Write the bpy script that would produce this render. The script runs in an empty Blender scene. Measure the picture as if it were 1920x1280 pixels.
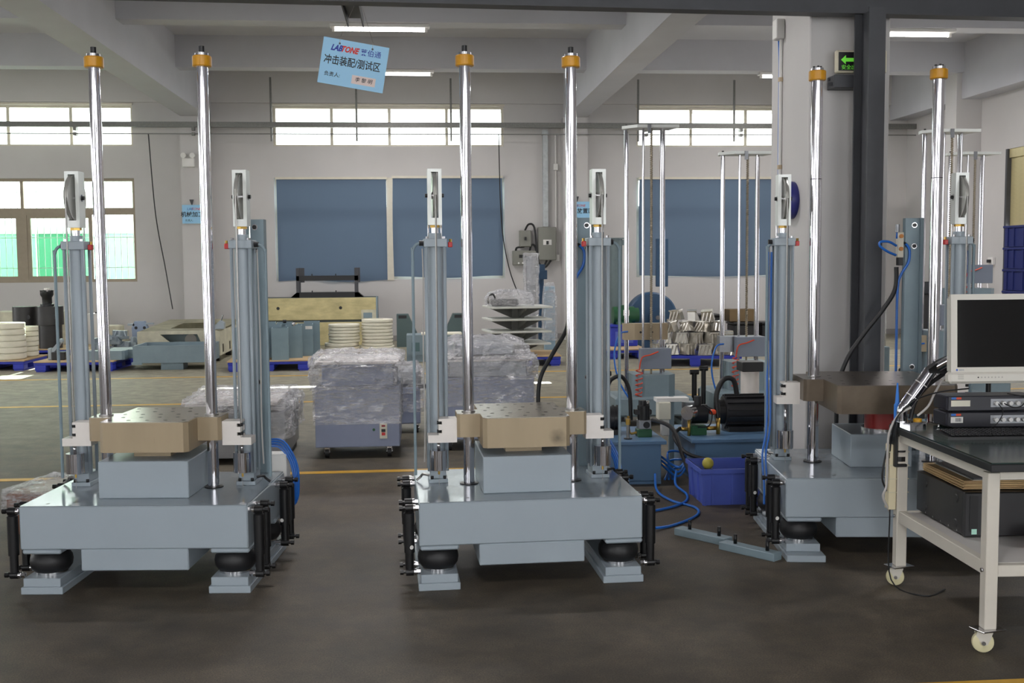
import bpy, bmesh, math, random
from mathutils import Vector, Matrix, Euler
random.seed(7)
SC = bpy.context.scene
COL = SC.collection
PI = math.pi
# ---------------------------------------------------------------- camera
CAM_F = 2049.0; CAM_H = 1.70
YAW, PITCH, ROLL = 0.0846, 0.0739, -0.00779
def cam_rows():
    cy, sy = math.cos(YAW), math.sin(YAW); cp, sp = math.cos(PITCH), math.sin(PITCH); cr, sr = math.cos(ROLL), math.sin(ROLL)
    B = Matrix(((1,0,0),(0,0,-1),(0,1,0)))
    Ry = Matrix(((cy,0,-sy),(0,1,0),(sy,0,cy)))
    Rp = Matrix(((1,0,0),(0,cp,-sp),(0,sp,cp)))
    Rr = Matrix(((cr,-sr,0),(sr,cr,0),(0,0,1)))
    return Rr @ Rp @ Ry @ B
_M = cam_rows()
cam_data = bpy.data.cameras.new('camera'); cam = bpy.data.objects.new('camera', cam_data); COL.objects.link(cam)
cam_data.sensor_width = 36; cam_data.lens = CAM_F/1920*36; cam_data.clip_end = 300
R = Matrix((_M[0], -_M[1], -_M[2])).transposed().to_4x4()
cam.matrix_world = Matrix.Translation((0,0,CAM_H)) @ R
SC.camera = cam
# ---------------------------------------------------------------- world, sun, exposure
wd = bpy.data.worlds.new('world'); SC.world = wd; wd.use_nodes = True
wn = wd.node_tree.nodes['Background']; wn.inputs[0].default_value = (0.97,0.985,1.0,1); wn.inputs[1].default_value = 8.0
sun_d = bpy.data.lights.new('sun','SUN'); sun_d.energy = 34.0; sun_d.angle = 0.006; sun_d.color = (1,0.95,0.85)
sun = bpy.data.objects.new('sun', sun_d); COL.objects.link(sun)
sun.rotation_euler = Vector((0,-8.35,-4.13)).to_track_quat('-Z','Y').to_euler()
sun.location = (0,40,20)
SC.view_settings.view_transform = 'Standard'; SC.view_settings.look = 'None'; SC.view_settings.gamma = 1
SC.view_settings.use_curve_mapping = False; SC.view_settings.exposure = -0.15
# ---------------------------------------------------------------- materials
def lin(c):
    return tuple((v/255/12.92 if v/255 <= 0.04045 else ((v/255+0.055)/1.055)**2.4) for v in c)
MATS = {}
def mat(name, rgb, rough=0.5, metal=0.0, var=0.0, scale=6.0, bump=0.0, bscale=80.0, spec=0.5, coat=0.0, emit=0.0, rvar=0.0, stretch=None, detail=4):
    if name in MATS: return MATS[name]
    m = bpy.data.materials.new(name); m.use_nodes = True
    nt = m.node_tree; b = nt.nodes['Principled BSDF']; L = nt.links
    c = lin(rgb); b.inputs['Base Color'].default_value = (*c,1)
    b.inputs['Roughness'].default_value = rough; b.inputs['Metallic'].default_value = metal
    b.inputs['Specular IOR Level'].default_value = spec; b.inputs['Coat Weight'].default_value = coat
    if emit:
        b.inputs['Emission Color'].default_value = (*c,1); b.inputs['Emission Strength'].default_value = emit
    if var or bump or rvar:
        tc = nt.nodes.new('ShaderNodeTexCoord'); mp = nt.nodes.new('ShaderNodeMapping'); L.new(tc.outputs['Object'], mp.inputs[0])
        if stretch: mp.inputs['Scale'].default_value = stretch
    if var or rvar:
        n = nt.nodes.new('ShaderNodeTexNoise'); n.inputs['Scale'].default_value = scale; n.inputs['Detail'].default_value = detail
        n.inputs['Roughness'].default_value = 0.6
        L.new(mp.outputs[0], n.inputs[0])
        r = nt.nodes.new('ShaderNodeValToRGB'); r.color_ramp.elements[0].position = 0.3; r.color_ramp.elements[1].position = 0.7
        r.color_ramp.elements[0].color = (*[v*(1-var) for v in c],1); r.color_ramp.elements[1].color = (*[min(1,v*(1+var)) for v in c],1)
        L.new(n.outputs['Fac'], r.inputs[0])
        if var: L.new(r.outputs[0], b.inputs['Base Color'])
        if rvar:
            mr = nt.nodes.new('ShaderNodeMapRange'); mr.inputs[1].default_value = 0.3; mr.inputs[2].default_value = 0.7
            mr.inputs[3].default_value = max(0.02,rough-rvar); mr.inputs[4].default_value = min(1,rough+rvar)
            L.new(n.outputs['Fac'], mr.inputs[0]); L.new(mr.outputs[0], b.inputs['Roughness'])
    if bump:
        n2 = nt.nodes.new('ShaderNodeTexNoise'); n2.inputs['Scale'].default_value = bscale; n2.inputs['Detail'].default_value = 5
        L.new(mp.outputs[0], n2.inputs[0])
        bp = nt.nodes.new('ShaderNodeBump'); bp.inputs['Strength'].default_value = bump; bp.inputs['Distance'].default_value = 0.01
        L.new(n2.outputs['Fac'], bp.inputs['Height']); L.new(bp.outputs[0], b.inputs['Normal'])
    MATS[name] = m
    return m
def glass_mat(name, rgb, refl=0.06, rough=0.02):
    m = bpy.data.materials.new(name); m.use_nodes = True; nt = m.node_tree; nt.nodes.clear(); L = nt.links
    out = nt.nodes.new('ShaderNodeOutputMaterial'); t = nt.nodes.new('ShaderNodeBsdfTransparent'); gl = nt.nodes.new('ShaderNodeBsdfGlossy')
    t.inputs[0].default_value = (*lin(rgb),1); gl.inputs['Roughness'].default_value = rough
    fr = nt.nodes.new('ShaderNodeFresnel'); fr.inputs[0].default_value = 1.45
    mx = nt.nodes.new('ShaderNodeMixShader'); L.new(fr.outputs[0], mx.inputs[0]); L.new(t.outputs[0], mx.inputs[1]); L.new(gl.outputs[0], mx.inputs[2])
    L.new(mx.outputs[0], out.inputs[0]); MATS[name] = m; return m
def film_mat(name):
    # thin crumpled stretch film: mostly clear, milky and shiny along its creases
    m = bpy.data.materials.new(name); m.use_nodes = True; nt = m.node_tree; nt.nodes.clear(); L = nt.links
    out = nt.nodes.new('ShaderNodeOutputMaterial'); t = nt.nodes.new('ShaderNodeBsdfTransparent'); gl = nt.nodes.new('ShaderNodeBsdfGlossy')
    df = nt.nodes.new('ShaderNodeBsdfDiffuse'); df.inputs[0].default_value = (0.86,0.86,0.87,1); gl.inputs['Roughness'].default_value = 0.15
    t.inputs[0].default_value = (0.93,0.93,0.95,1)
    tc = nt.nodes.new('ShaderNodeTexCoord'); mp = nt.nodes.new('ShaderNodeMapping'); L.new(tc.outputs['Object'], mp.inputs[0])
    mp.inputs['Rotation'].default_value = (0.1,0.22,0.15); mp.inputs['Scale'].default_value = (2.2,2.2,11)
    n = nt.nodes.new('ShaderNodeTexNoise'); n.inputs['Scale'].default_value = 4.5; n.inputs['Detail'].default_value = 7; n.inputs['Roughness'].default_value = 0.68; n.inputs['Distortion'].default_value = 0.7
    L.new(mp.outputs[0], n.inputs[0])
    bp = nt.nodes.new('ShaderNodeBump'); bp.inputs['Strength'].default_value = 1.0; bp.inputs['Distance'].default_value = 0.035
    L.new(n.outputs['Fac'], bp.inputs['Height']); L.new(bp.outputs[0], gl.inputs['Normal'])
    r = nt.nodes.new('ShaderNodeValToRGB'); r.color_ramp.elements[0].position = 0.42; r.color_ramp.elements[1].position = 0.72
    r.color_ramp.elements[0].color = (0.12,)*3+(1,); r.color_ramp.elements[1].color = (0.8,)*3+(1,)
    L.new(n.outputs['Fac'], r.inputs[0])
    # fine creases: ridges of a second, stretched noise
    mp2 = nt.nodes.new('ShaderNodeMapping'); L.new(tc.outputs['Object'], mp2.inputs[0]); mp2.inputs['Rotation'].default_value = (0.25,-0.3,0.4); mp2.inputs['Scale'].default_value = (3.0,3.0,9.0)
    n3 = nt.nodes.new('ShaderNodeTexNoise'); n3.inputs['Scale'].default_value = 3.2; n3.inputs['Detail'].default_value = 5; n3.inputs['Roughness'].default_value = 0.6; n3.inputs['Distortion'].default_value = 1.6; L.new(mp2.outputs[0], n3.inputs[0])
    sb = nt.nodes.new('ShaderNodeMath'); sb.operation = 'SUBTRACT'; sb.inputs[1].default_value = 0.5; L.new(n3.outputs['Fac'], sb.inputs[0])
    ab = nt.nodes.new('ShaderNodeMath'); ab.operation = 'ABSOLUTE'; L.new(sb.outputs[0], ab.inputs[0])
    rg = nt.nodes.new('ShaderNodeMapRange'); rg.inputs[1].default_value = 0.0; rg.inputs[2].default_value = 0.022; rg.inputs[3].default_value = 0.92; rg.inputs[4].default_value = 0.0; L.new(ab.outputs[0], rg.inputs[0])
    mxx = nt.nodes.new('ShaderNodeMath'); mxx.operation = 'MAXIMUM'; L.new(r.outputs[0], mxx.inputs[0]); L.new(rg.outputs[0], mxx.inputs[1])
    m1 = nt.nodes.new('ShaderNodeMixShader'); m1.inputs[0].default_value = 0.45; L.new(df.outputs[0], m1.inputs[1]); L.new(gl.outputs[0], m1.inputs[2])
    m2 = nt.nodes.new('ShaderNodeMixShader'); L.new(mxx.outputs[0], m2.inputs[0]); L.new(t.outputs[0], m2.inputs[1]); L.new(m1.outputs[0], m2.inputs[2])
    L.new(m2.outputs[0], out.inputs[0]); MATS[name] = m; return m
paint = mat('blue_grey_paint',(156,167,175),0.36,0,0.03,3,0.03,200)
paint2 = mat('blue_grey_matt',(128,146,154),0.5,0,0.08,4,0.05,120)
base_top = mat('ground_painted_top',(140,150,157),0.17,0.25,0.04,5,0.02,60,rvar=0.05)
chrome = mat('chromed_steel',(216,214,219),0.07,1.0)
chrome2 = mat('polished_steel',(205,204,206),0.18,1.0)
steel = mat('machined_steel',(150,148,145),0.34,0.9,0.08,30)
bronze = mat('nickel_bronze_plate',(166,149,122),0.46,0.2,0.07,5,0.02,60,stretch=(1,1,0.25))
bronze2 = mat('brown_steel_plate',(112,100,86),0.4,0.55,0.16,6,0.03,60)
plate_top = mat('ground_steel_top',(178,170,156),0.24,0.75,0.03,7)
alu = mat('light_aluminium',(226,220,214),0.42,0.15,0.03,20)
alu_dark = mat('grey_aluminium',(150,152,156),0.35,0.7,0.05,20)
alu_white = mat('silver_anodised',(225,228,224),0.38,0.25,0.02,20)
black = mat('black_paint',(18,18,20),0.38)
rubber = mat('black_rubber',(26,26,28),0.5,0,0.1,20,0.06,60)
dark = mat('dark_plastic',(34,34,37),0.45,0,0.06,10)
yellow = mat('amber_urethane',(206,146,24),0.32,0,0.06,20)
brass = mat('brass',(196,160,84),0.3,0.85,0.05,20)
red = mat('red_plastic',(196,40,40),0.4)
orange = mat('orange_plastic',(222,76,36),0.4)
blue_tube = mat('blue_hose',(34,104,192),0.35)
white = mat('white_paint',(226,224,220),0.5,0,0.03,5)
wall_m = mat('wall_plaster',(196,193,191),0.75,0,0.035,0.8,0.05,30)
ceil_m = mat('ceiling_plaster',(194,194,199),0.85,0,0.06,0.6,0.05,20)
steel_dark = mat('charcoal_steel_paint',(66,67,71),0.5,0,0.12,4)
pallet_blue = mat('blue_pallet_plastic',(40,56,176),0.45,0,0.06,6)
crate_blue = mat('blue_crate_plastic',(84,102,190),0.42,0,0.06,6)
ply = mat('plywood',(196,168,128),0.65,0,0.12,5,stretch=(1,6,1))
cream = mat('cream_coating',(228,224,206),0.6,0,0.06,6)
beige = mat('beige_primer',(196,184,136),0.62,0,0.28,2.2,stretch=(1,1,2.5),detail=7)
beige_grey = mat('weathered_putty',(196,192,170),0.7,0,0.2,4)
cable_black = mat('black_cable',(22,22,24),0.5)
cable_grey = mat('grey_cable',(190,186,182),0.5)
tank_blue = mat('tank_blue_paint',(90,122,154),0.42,0,0.05,4)
motor_blue = mat('motor_blue_paint',(42,74,104),0.45,0,0.08,6)
green_paint = mat('green_paint',(30,84,50),0.45)
film = film_mat('stretch_film')
# ---------------------------------------------------------------- mesh helpers
def bm_new(): return bmesh.new()
def box(bm, x0,x1,y0,y1,z0,z1, bev=0.0, seg=1, M=None):
    r = bmesh.ops.create_cube(bm, size=1.0)
    vs = r['verts']
    T = Matrix.Translation(((x0+x1)/2,(y0+y1)/2,(z0+z1)/2)) @ Matrix.Diagonal((abs(x1-x0),abs(y1-y0),abs(z1-z0),1))
    if bev <= 0:
        bmesh.ops.transform(bm, matrix=(M @ T) if M else T, verts=vs); return vs
    bmesh.ops.transform(bm, matrix=T, verts=vs)
    es = list({e for v in vs for e in v.link_edges})
    before = set(bm.verts)
    rr = bmesh.ops.bevel(bm, geom=es, offset=min(bev, 0.45*min(abs(x1-x0),abs(y1-y0),abs(z1-z0))), segments=seg, profile=0.5, affect='EDGES')
    vv = list(set(rr['verts']) | {v for v in vs if v.is_valid})
    if M: bmesh.ops.transform(bm, matrix=M, verts=vv)
    return vv
def frame_of(d):
    d = Vector(d).normalized(); a = Vector((0,0,1)) if abs(d.z) < 0.9 else Vector((1,0,0))
    u = d.cross(a).normalized(); return u, d.cross(u).normalized()
def cyl(bm, p0, p1, r0, r1=None, n=16, caps=True):
    p0, p1 = Vector(p0), Vector(p1); r1 = r0 if r1 is None else r1
    u, v = frame_of(p1-p0)
    A = [bm.verts.new(p0+(u*math.cos(2*PI*i/n)+v*math.sin(2*PI*i/n))*r0) for i in range(n)]
    Bv = [bm.verts.new(p1+(u*math.cos(2*PI*i/n)+v*math.sin(2*PI*i/n))*r1) for i in range(n)]
    for i in range(n):
        f = bm.faces.new((A[i],A[(i+1)%n],Bv[(i+1)%n],Bv[i])); f.smooth = n > 8
    if caps:
        bm.faces.new(list(reversed(A))); bm.faces.new(Bv)
    return A+Bv
def lathe(bm, prof, c=(0,0,0), axis='Z', n=20, smooth=True):
    rings = []
    for r, h in prof:
        ring = []
        for i in range(n):
            a = 2*PI*i/n; x, y = r*math.cos(a), r*math.sin(a)
            p = {'Z':(x,y,h),'X':(h,x,y),'Y':(x,h,y)}[axis]
            ring.append(bm.verts.new((c[0]+p[0],c[1]+p[1],c[2]+p[2])))
        rings.append(ring)
    for a, b in zip(rings, rings[1:]):
        for i in range(n):
            f = bm.faces.new((a[i],a[(i+1)%n],b[(i+1)%n],b[i])); f.smooth = smooth
    if prof[0][0] > 1e-6 and prof[0] != prof[-1]: bm.faces.new(list(reversed(rings[0])))
    if prof[-1][0] > 1e-6 and prof[0] != prof[-1]: bm.faces.new(rings[-1])
def ring_prism(bm, outer, inner, axis, a0, a1):
    # frame: outer rect (u0,u1,v0,v1) with an inner rectangular opening, extruded along axis
    def P(u,v,w): return {'X':(w,u,v),'Y':(u,w,v),'Z':(u,v,w)}[axis]
    O = [(outer[0],outer[2]),(outer[1],outer[2]),(outer[1],outer[3]),(outer[0],outer[3])]
    I = [(inner[0],inner[2]),(inner[1],inner[2]),(inner[1],inner[3]),(inner[0],inner[3])]
    vs = [[bm.verts.new(P(u,v,w)) for (u,v) in S] for S in (O,I) for w in (a0,a1)]
    o0,o1,i0,i1 = vs
    for k in range(4):
        j = (k+1)%4
        bm.faces.new((o0[k],o0[j],o1[j],o1[k])); bm.faces.new((i0[j],i0[k],i1[k],i1[j]))
        bm.faces.new((o0[j],o0[k],i0[k],i0[j])); bm.faces.new((o1[k],o1[j],i1[j],i1[k]))
def prism(bm, poly, axis, a0, a1, smooth=False):
    def P(u,v,w): return {'X':(w,u,v),'Y':(u,w,v),'Z':(u,v,w)}[axis]
    A = [bm.verts.new(P(u,v,a0)) for u,v in poly]; Bv = [bm.verts.new(P(u,v,a1)) for u,v in poly]
    n = len(poly)
    for i in range(n):
        f = bm.faces.new((A[i],A[(i+1)%n],Bv[(i+1)%n],Bv[i])); f.smooth = smooth
    bm.faces.new(list(reversed(A))); bm.faces.new(Bv)
    return A+Bv
def spline(pts, k=6):
    P = [Vector(p) for p in pts]; out = []
    for i in range(len(P)-1):
        a = P[max(i-1,0)]; b = P[i]; c = P[i+1]; d = P[min(i+2,len(P)-1)]
        for j in range(k):
            t = j/k
            out.append(0.5*((2*b)+(c-a)*t+(2*a-5*b+4*c-d)*t*t+(3*b-a-3*c+d)*t**3))
    out.append(P[-1]); return out
def tube(bm, pts, r, n=8, sm=0, caps=True):
    P = spline(pts, sm) if sm else [Vector(p) for p in pts]
    u = None; rings = []
    for i, p in enumerate(P):
        d = (P[min(i+1,len(P)-1)]-P[max(i-1,0)]).normalized()
        if u is None: u, v = frame_of(d)
        else:
            u = (u-d*u.dot(d)).normalized(); v = d.cross(u)
        rings.append([bm.verts.new(p+(u*math.cos(2*PI*k/n)+v*math.sin(2*PI*k/n))*r) for k in range(n)])
    for a, b in zip(rings, rings[1:]):
        for k in range(n):
            f = bm.faces.new((a[k],a[(k+1)%n],b[(k+1)%n],b[k])); f.smooth = True
    if caps: bm.faces.new(list(reversed(rings[0]))); bm.faces.new(rings[-1])
def helix(c0, c1, r, turns, n=12, wob=0):
    c0, c1 = Vector(c0), Vector(c1); u, v = frame_of(c1-c0); out = []
    N = int(turns*n)
    for i in range(N+1):
        a = 2*PI*i/n; out.append(c0+(c1-c0)*(i/N)+(u*math.cos(a)+v*math.sin(a))*r)
    return out
def sharpen(bm, lim=0.6):
    for e in bm.edges:
        if len(e.link_faces) == 2 and e.calc_face_angle(0) > lim: e.smooth = False
def obj(name, bm, m, parent=None, M=None):
    bmesh.ops.recalc_face_normals(bm, faces=bm.faces[:]); sharpen(bm)
    me = bpy.data.meshes.new(name); bm.to_mesh(me); bm.free()
    me.materials.append(m); o = bpy.data.objects.new(name, me); COL.objects.link(o)
    if parent is not None: o.parent = parent
    if M is not None: o.matrix_local = M
    return o
def tag(o, label, cat, group=None, kind=None):
    if label: o['label'] = label
    if cat: o['category'] = cat
    if group: o['group'] = group
    if kind: o['kind'] = kind
    return o
def thing(name, label, cat, loc=(0,0,0), rz=0.0, group=None):
    o = bpy.data.objects.new(name, None); COL.objects.link(o); o.empty_display_size = 0.1
    o.location = loc; o.rotation_euler = (0,0,rz); return tag(o, label, cat, group)
def struct(name, bm, m, parent=None):
    o = obj(name, bm, m, parent)
    if parent is None: o['kind'] = 'structure'
    return o
def pbox(name, m, parent, x0,x1,y0,y1,z0,z1, bev=0.0, seg=1):
    bm = bm_new(); box(bm, x0,x1,y0,y1,z0,z1, bev, seg); return obj(name, bm, m, parent)
def pcyl(name, m, parent, p0, p1, r0, r1=None, n=20):
    bm = bm_new(); cyl(bm, p0, p1, r0, r1, n); return obj(name, bm, m, parent)
def ptube(name, m, parent, pts, r, n=8, sm=6):
    bm = bm_new(); tube(bm, pts, r, n, sm); return obj(name, bm, m, parent)
def copy_tree(o, parent=None):
    c = o.copy(); COL.objects.link(c)
    if parent is not None: c.parent = parent
    for ch in list(o.children): copy_tree(ch, c)
    return c
def text_mesh(name, body, size, m, parent, M, shear=0.0, ext=0.0006, bold=0.0, sx=1.0):
    cu = bpy.data.curves.new(name,'FONT'); cu.body = body; cu.size = size; cu.shear = shear; cu.extrude = ext; cu.offset = bold
    cu.align_x = 'CENTER'; cu.align_y = 'CENTER'; cu.resolution_u = 2
    t = bpy.data.objects.new('tmp_text', cu); COL.objects.link(t)
    dg = bpy.context.evaluated_depsgraph_get(); me = bpy.data.meshes.new_from_object(t.evaluated_get(dg))
    bpy.data.objects.remove(t); bpy.data.curves.remove(cu)
    me.name = name; me.materials.clear(); me.materials.append(m)
    o = bpy.data.objects.new(name, me); COL.objects.link(o); o.parent = parent
    o.matrix_local = M @ Matrix.Diagonal((sx,1,1,1)); return o
FACE_CAM = Matrix.Rotation(PI/2,4,'X')      # text laid in XY turned to face -Y
# ================================================================ the room
YW = 23.5; XR = 10.758; XL = -19.0; YF = -7.0; ZC = 5.75
def floor_material():
    m = bpy.data.materials.new('worn_concrete_light_falloff'); m.use_nodes = True; nt = m.node_tree; L = nt.links; b = nt.nodes['Principled BSDF']
    tc = nt.nodes.new('ShaderNodeTexCoord')
    def noise(s, d, rough=0.6):
        n = nt.nodes.new('ShaderNodeTexNoise'); n.inputs['Scale'].default_value = s; n.inputs['Detail'].default_value = d; n.inputs['Roughness'].default_value = rough
        L.new(tc.outputs['Object'], n.inputs[0]); return n
    big = noise(0.9,5); mid = noise(5,6,0.7); fine = noise(130,3,0.75)
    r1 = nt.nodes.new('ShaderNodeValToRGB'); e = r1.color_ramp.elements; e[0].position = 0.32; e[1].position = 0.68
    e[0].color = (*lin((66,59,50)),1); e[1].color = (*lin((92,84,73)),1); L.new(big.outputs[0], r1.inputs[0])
    r2 = nt.nodes.new('ShaderNodeValToRGB'); e = r2.color_ramp.elements; e[0].position = 0.36; e[1].position = 0.66
    e[0].color = (0.70,0.70,0.70,1); e[1].color = (1.26,1.25,1.23,1); L.new(mid.outputs[0], r2.inputs[0])
    r3 = nt.nodes.new('ShaderNodeValToRGB'); e = r3.color_ramp.elements; e[0].position = 0.40; e[1].position = 0.64
    e[0].color = (0.72,0.72,0.72,1); e[1].color = (1.4,1.37,1.32,1); L.new(fine.outputs[0], r3.inputs[0])
    # light falloff painted into the colour: darker assembly area, paler towards the back wall
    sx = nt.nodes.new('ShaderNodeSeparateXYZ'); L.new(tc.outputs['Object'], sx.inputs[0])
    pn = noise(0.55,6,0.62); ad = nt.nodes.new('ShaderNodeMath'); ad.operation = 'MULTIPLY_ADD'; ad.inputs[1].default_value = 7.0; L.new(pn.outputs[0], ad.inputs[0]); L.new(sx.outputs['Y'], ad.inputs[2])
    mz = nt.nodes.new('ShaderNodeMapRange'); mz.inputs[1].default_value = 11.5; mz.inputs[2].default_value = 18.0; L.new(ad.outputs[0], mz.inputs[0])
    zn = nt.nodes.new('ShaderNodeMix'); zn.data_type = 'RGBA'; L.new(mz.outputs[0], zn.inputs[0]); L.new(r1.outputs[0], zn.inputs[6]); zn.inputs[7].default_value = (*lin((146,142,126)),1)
    a = nt.nodes.new('ShaderNodeMix'); a.data_type = 'RGBA'; a.blend_type = 'MULTIPLY'; a.inputs[0].default_value = 1
    L.new(zn.outputs[2], a.inputs[6]); L.new(r2.outputs[0], a.inputs[7])
    c = nt.nodes.new('ShaderNodeMix'); c.data_type = 'RGBA'; c.blend_type = 'MULTIPLY'; c.inputs[0].default_value = 1
    L.new(a.outputs[2], c.inputs[6]); L.new(r3.outputs[0], c.inputs[7]); L.new(c.outputs[2], b.inputs['Base Color'])
    mr = nt.nodes.new('ShaderNodeMapRange'); mr.inputs[3].default_value = 0.5; mr.inputs[4].default_value = 0.72; b.inputs['Specular IOR Level'].default_value = 0.4; L.new(mid.outputs[0], mr.inputs[0]); L.new(mr.outputs[0], b.inputs['Roughness'])
    bp = nt.nodes.new('ShaderNodeBump'); bp.inputs['Strength'].default_value = 0.12; bp.inputs['Distance'].default_value = 0.004; L.new(fine.outputs[0], bp.inputs['Height']); L.new(bp.outputs[0], b.inputs['Normal'])
    return m
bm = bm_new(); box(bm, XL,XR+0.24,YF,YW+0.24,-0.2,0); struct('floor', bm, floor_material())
line_m = mat('worn_yellow_floor_paint',(204,158,48),0.5,0,0.18,4)
for i, (yc, w) in enumerate(((8.85,0.10),(13.42,0.10),(16.57,0.10),(4.06,0.10))):
    bm = bm_new(); box(bm, XL,XR,yc-w/2,yc+w/2,0.0,0.002); struct('trim_%d'%(i+1), bm, line_m)
# back wall with its window openings
BAYS = [(-18.9,-13.8),(-10.9,-5.87),(-3.0,1.85),(4.72,9.57)]
HOLES = [(a,b,4.13,4.97) for a,b in BAYS]+[(a,b,1.32,3.47) for a,b in BAYS]
def wall_holes(bm, u0,u1,v0,v1, holes, put):
    us = sorted({u0,u1,*[h[0] for h in holes],*[h[1] for h in holes]})
    for a, b in zip(us, us[1:]):
        hs = sorted([(h[2],h[3]) for h in holes if h[0] <= a+1e-6 and h[1] >= b-1e-6]); v = v0
        for h0, h1 in hs:
            put(bm,a,b,v,h0); v = h1
        put(bm,a,b,v,v1)
bm = bm_new(); wall_holes(bm, XL,XR+0.24,0,ZC, HOLES, lambda q,a,b,c,d: box(q,a,b,YW,YW+0.24,c,d))
bmesh.ops.remove_doubles(bm, verts=bm.verts[:], dist=1e-5)
wall_back = struct('wall_back', bm, wall_m)
for x0, x1 in ((-12.7,-12.15),(-4.84,-4.27),(3.08,3.6)):
    pbox('pilaster', wall_m, wall_back, x0,x1,YW-0.38,YW,0,4.70)
pbox('lintel_beam', wall_m, wall_back, XL,XR,YW-0.07,YW,5.02,ZC)
bm = bm_new(); box(bm, XL,XR,YW-0.012,YW,0,0.12); struct('baseboard_back', bm, mat('skirting_grey',(150,146,144),0.6))
# right wall with the roller shutter doorway
bm = bm_new(); wall_holes(bm, YF,YW,0,ZC, [(15.6,19.36,0.0,3.66)], lambda q,a,b,c,d: box(q,XR,XR+0.24,a,b,c,d) if d-c > 1e-4 else None)
wall_right = struct('wall_right', bm, wall_m)
pbox('pilaster', wall_m, wall_right, XR-0.5,XR,20.3,20.75,0,ZC)
# front and left walls (behind and beside the camera) with unseen openings shaped for fill light and reflections
FH = [(-16.0,-14.0,0,4.0),(-9.2,-7.0,0,4.0),(-1.6,0.6,0,4.0),(3.9,7.0,0,4.0)]+[(a,b,4.13,4.97) for a,b in BAYS]
bm = bm_new(); wall_holes(bm, XL,XR+0.24,0,ZC, FH, lambda q,a,b,c,d: box(q,a,b,YF-0.24,YF,c,d)); struct('wall_front', bm, wall_m)
LH = [(-4,-2.5,0,4.2),(3.2,4.9,0,4.2),(10.6,13.0,0,4.5),(18.2,20.8,0,4.5)]
bm = bm_new(); wall_holes(bm, YF,YW,0,ZC, LH, lambda q,a,b,c,d: box(q,XL-0.24,XL,a,b,c,d)); struct('wall_left', bm, wall_m)
# ceiling: slab, main beams and purlins
bm = bm_new(); box(bm, XL,XR+0.24,YF,YW+0.24,ZC,ZC+0.15); ceiling = struct('ceiling', bm, ceil_m)
BEAMS = [(-12.7,-12.15),(-4.81,-4.27),(3.13,3.58),(XR-0.4,XR)]
for x0, x1 in BEAMS: pbox('beam', ceil_m, ceiling, x0,x1,YF,YW,4.70,ZC)
PY = [(16.36-3.86*k, 16.74-3.86*k) for k in range(-1,6)]
for y0, y1 in PY:
    xs = [XL]+[v for bmm in BEAMS for v in bmm]
    for x0, x1 in zip(xs[0::2], xs[1::2]): pbox('purlin', ceil_m, ceiling, x0,x1,y0,y1,5.19,ZC)
# windows: frames, mullions and panes
fr_m = mat('window_frame_aluminium',(206,200,184),0.45,0.2,0.04,10)
fr_b = mat('window_frame_bronze',(150,138,120),0.5,0.2,0.06,10)
clear = glass_mat('window_glass',(246,250,248)); greenish = glass_mat('green_tinted_glass',(238,250,244))
frost = clear
wi = 0
for bi, (a, b) in enumerate(BAYS):
    wi += 1
    yf0, yf1 = YW+0.08, YW+0.14
    bm = bm_new(); ring_prism(bm,(a,b,4.13,4.97),(a+0.05,b-0.05,4.17,4.92),'Y',yf0,yf1)
    w = struct('window_%d'%wi, bm, fr_m)
    n = 4; step = (b-a)/n
    for k in range(1,n): pbox('mullion', fr_m, w, a+step*k-0.03,a+step*k+0.03,yf0,yf1,4.17,4.92)
    for k in range(n): pbox('pane', clear, w, a+step*k+(0.05 if k==0 else 0.03),a+step*(k+1)-(0.05 if k==n-1 else 0.03),YW+0.105,YW+0.111,4.17,4.92)
    bm = bm_new(); box(bm,a-0.02,b+0.02,YW-0.03,YW+0.02,4.97,5.01); obj('window_head', bm, fr_m, w)
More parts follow.
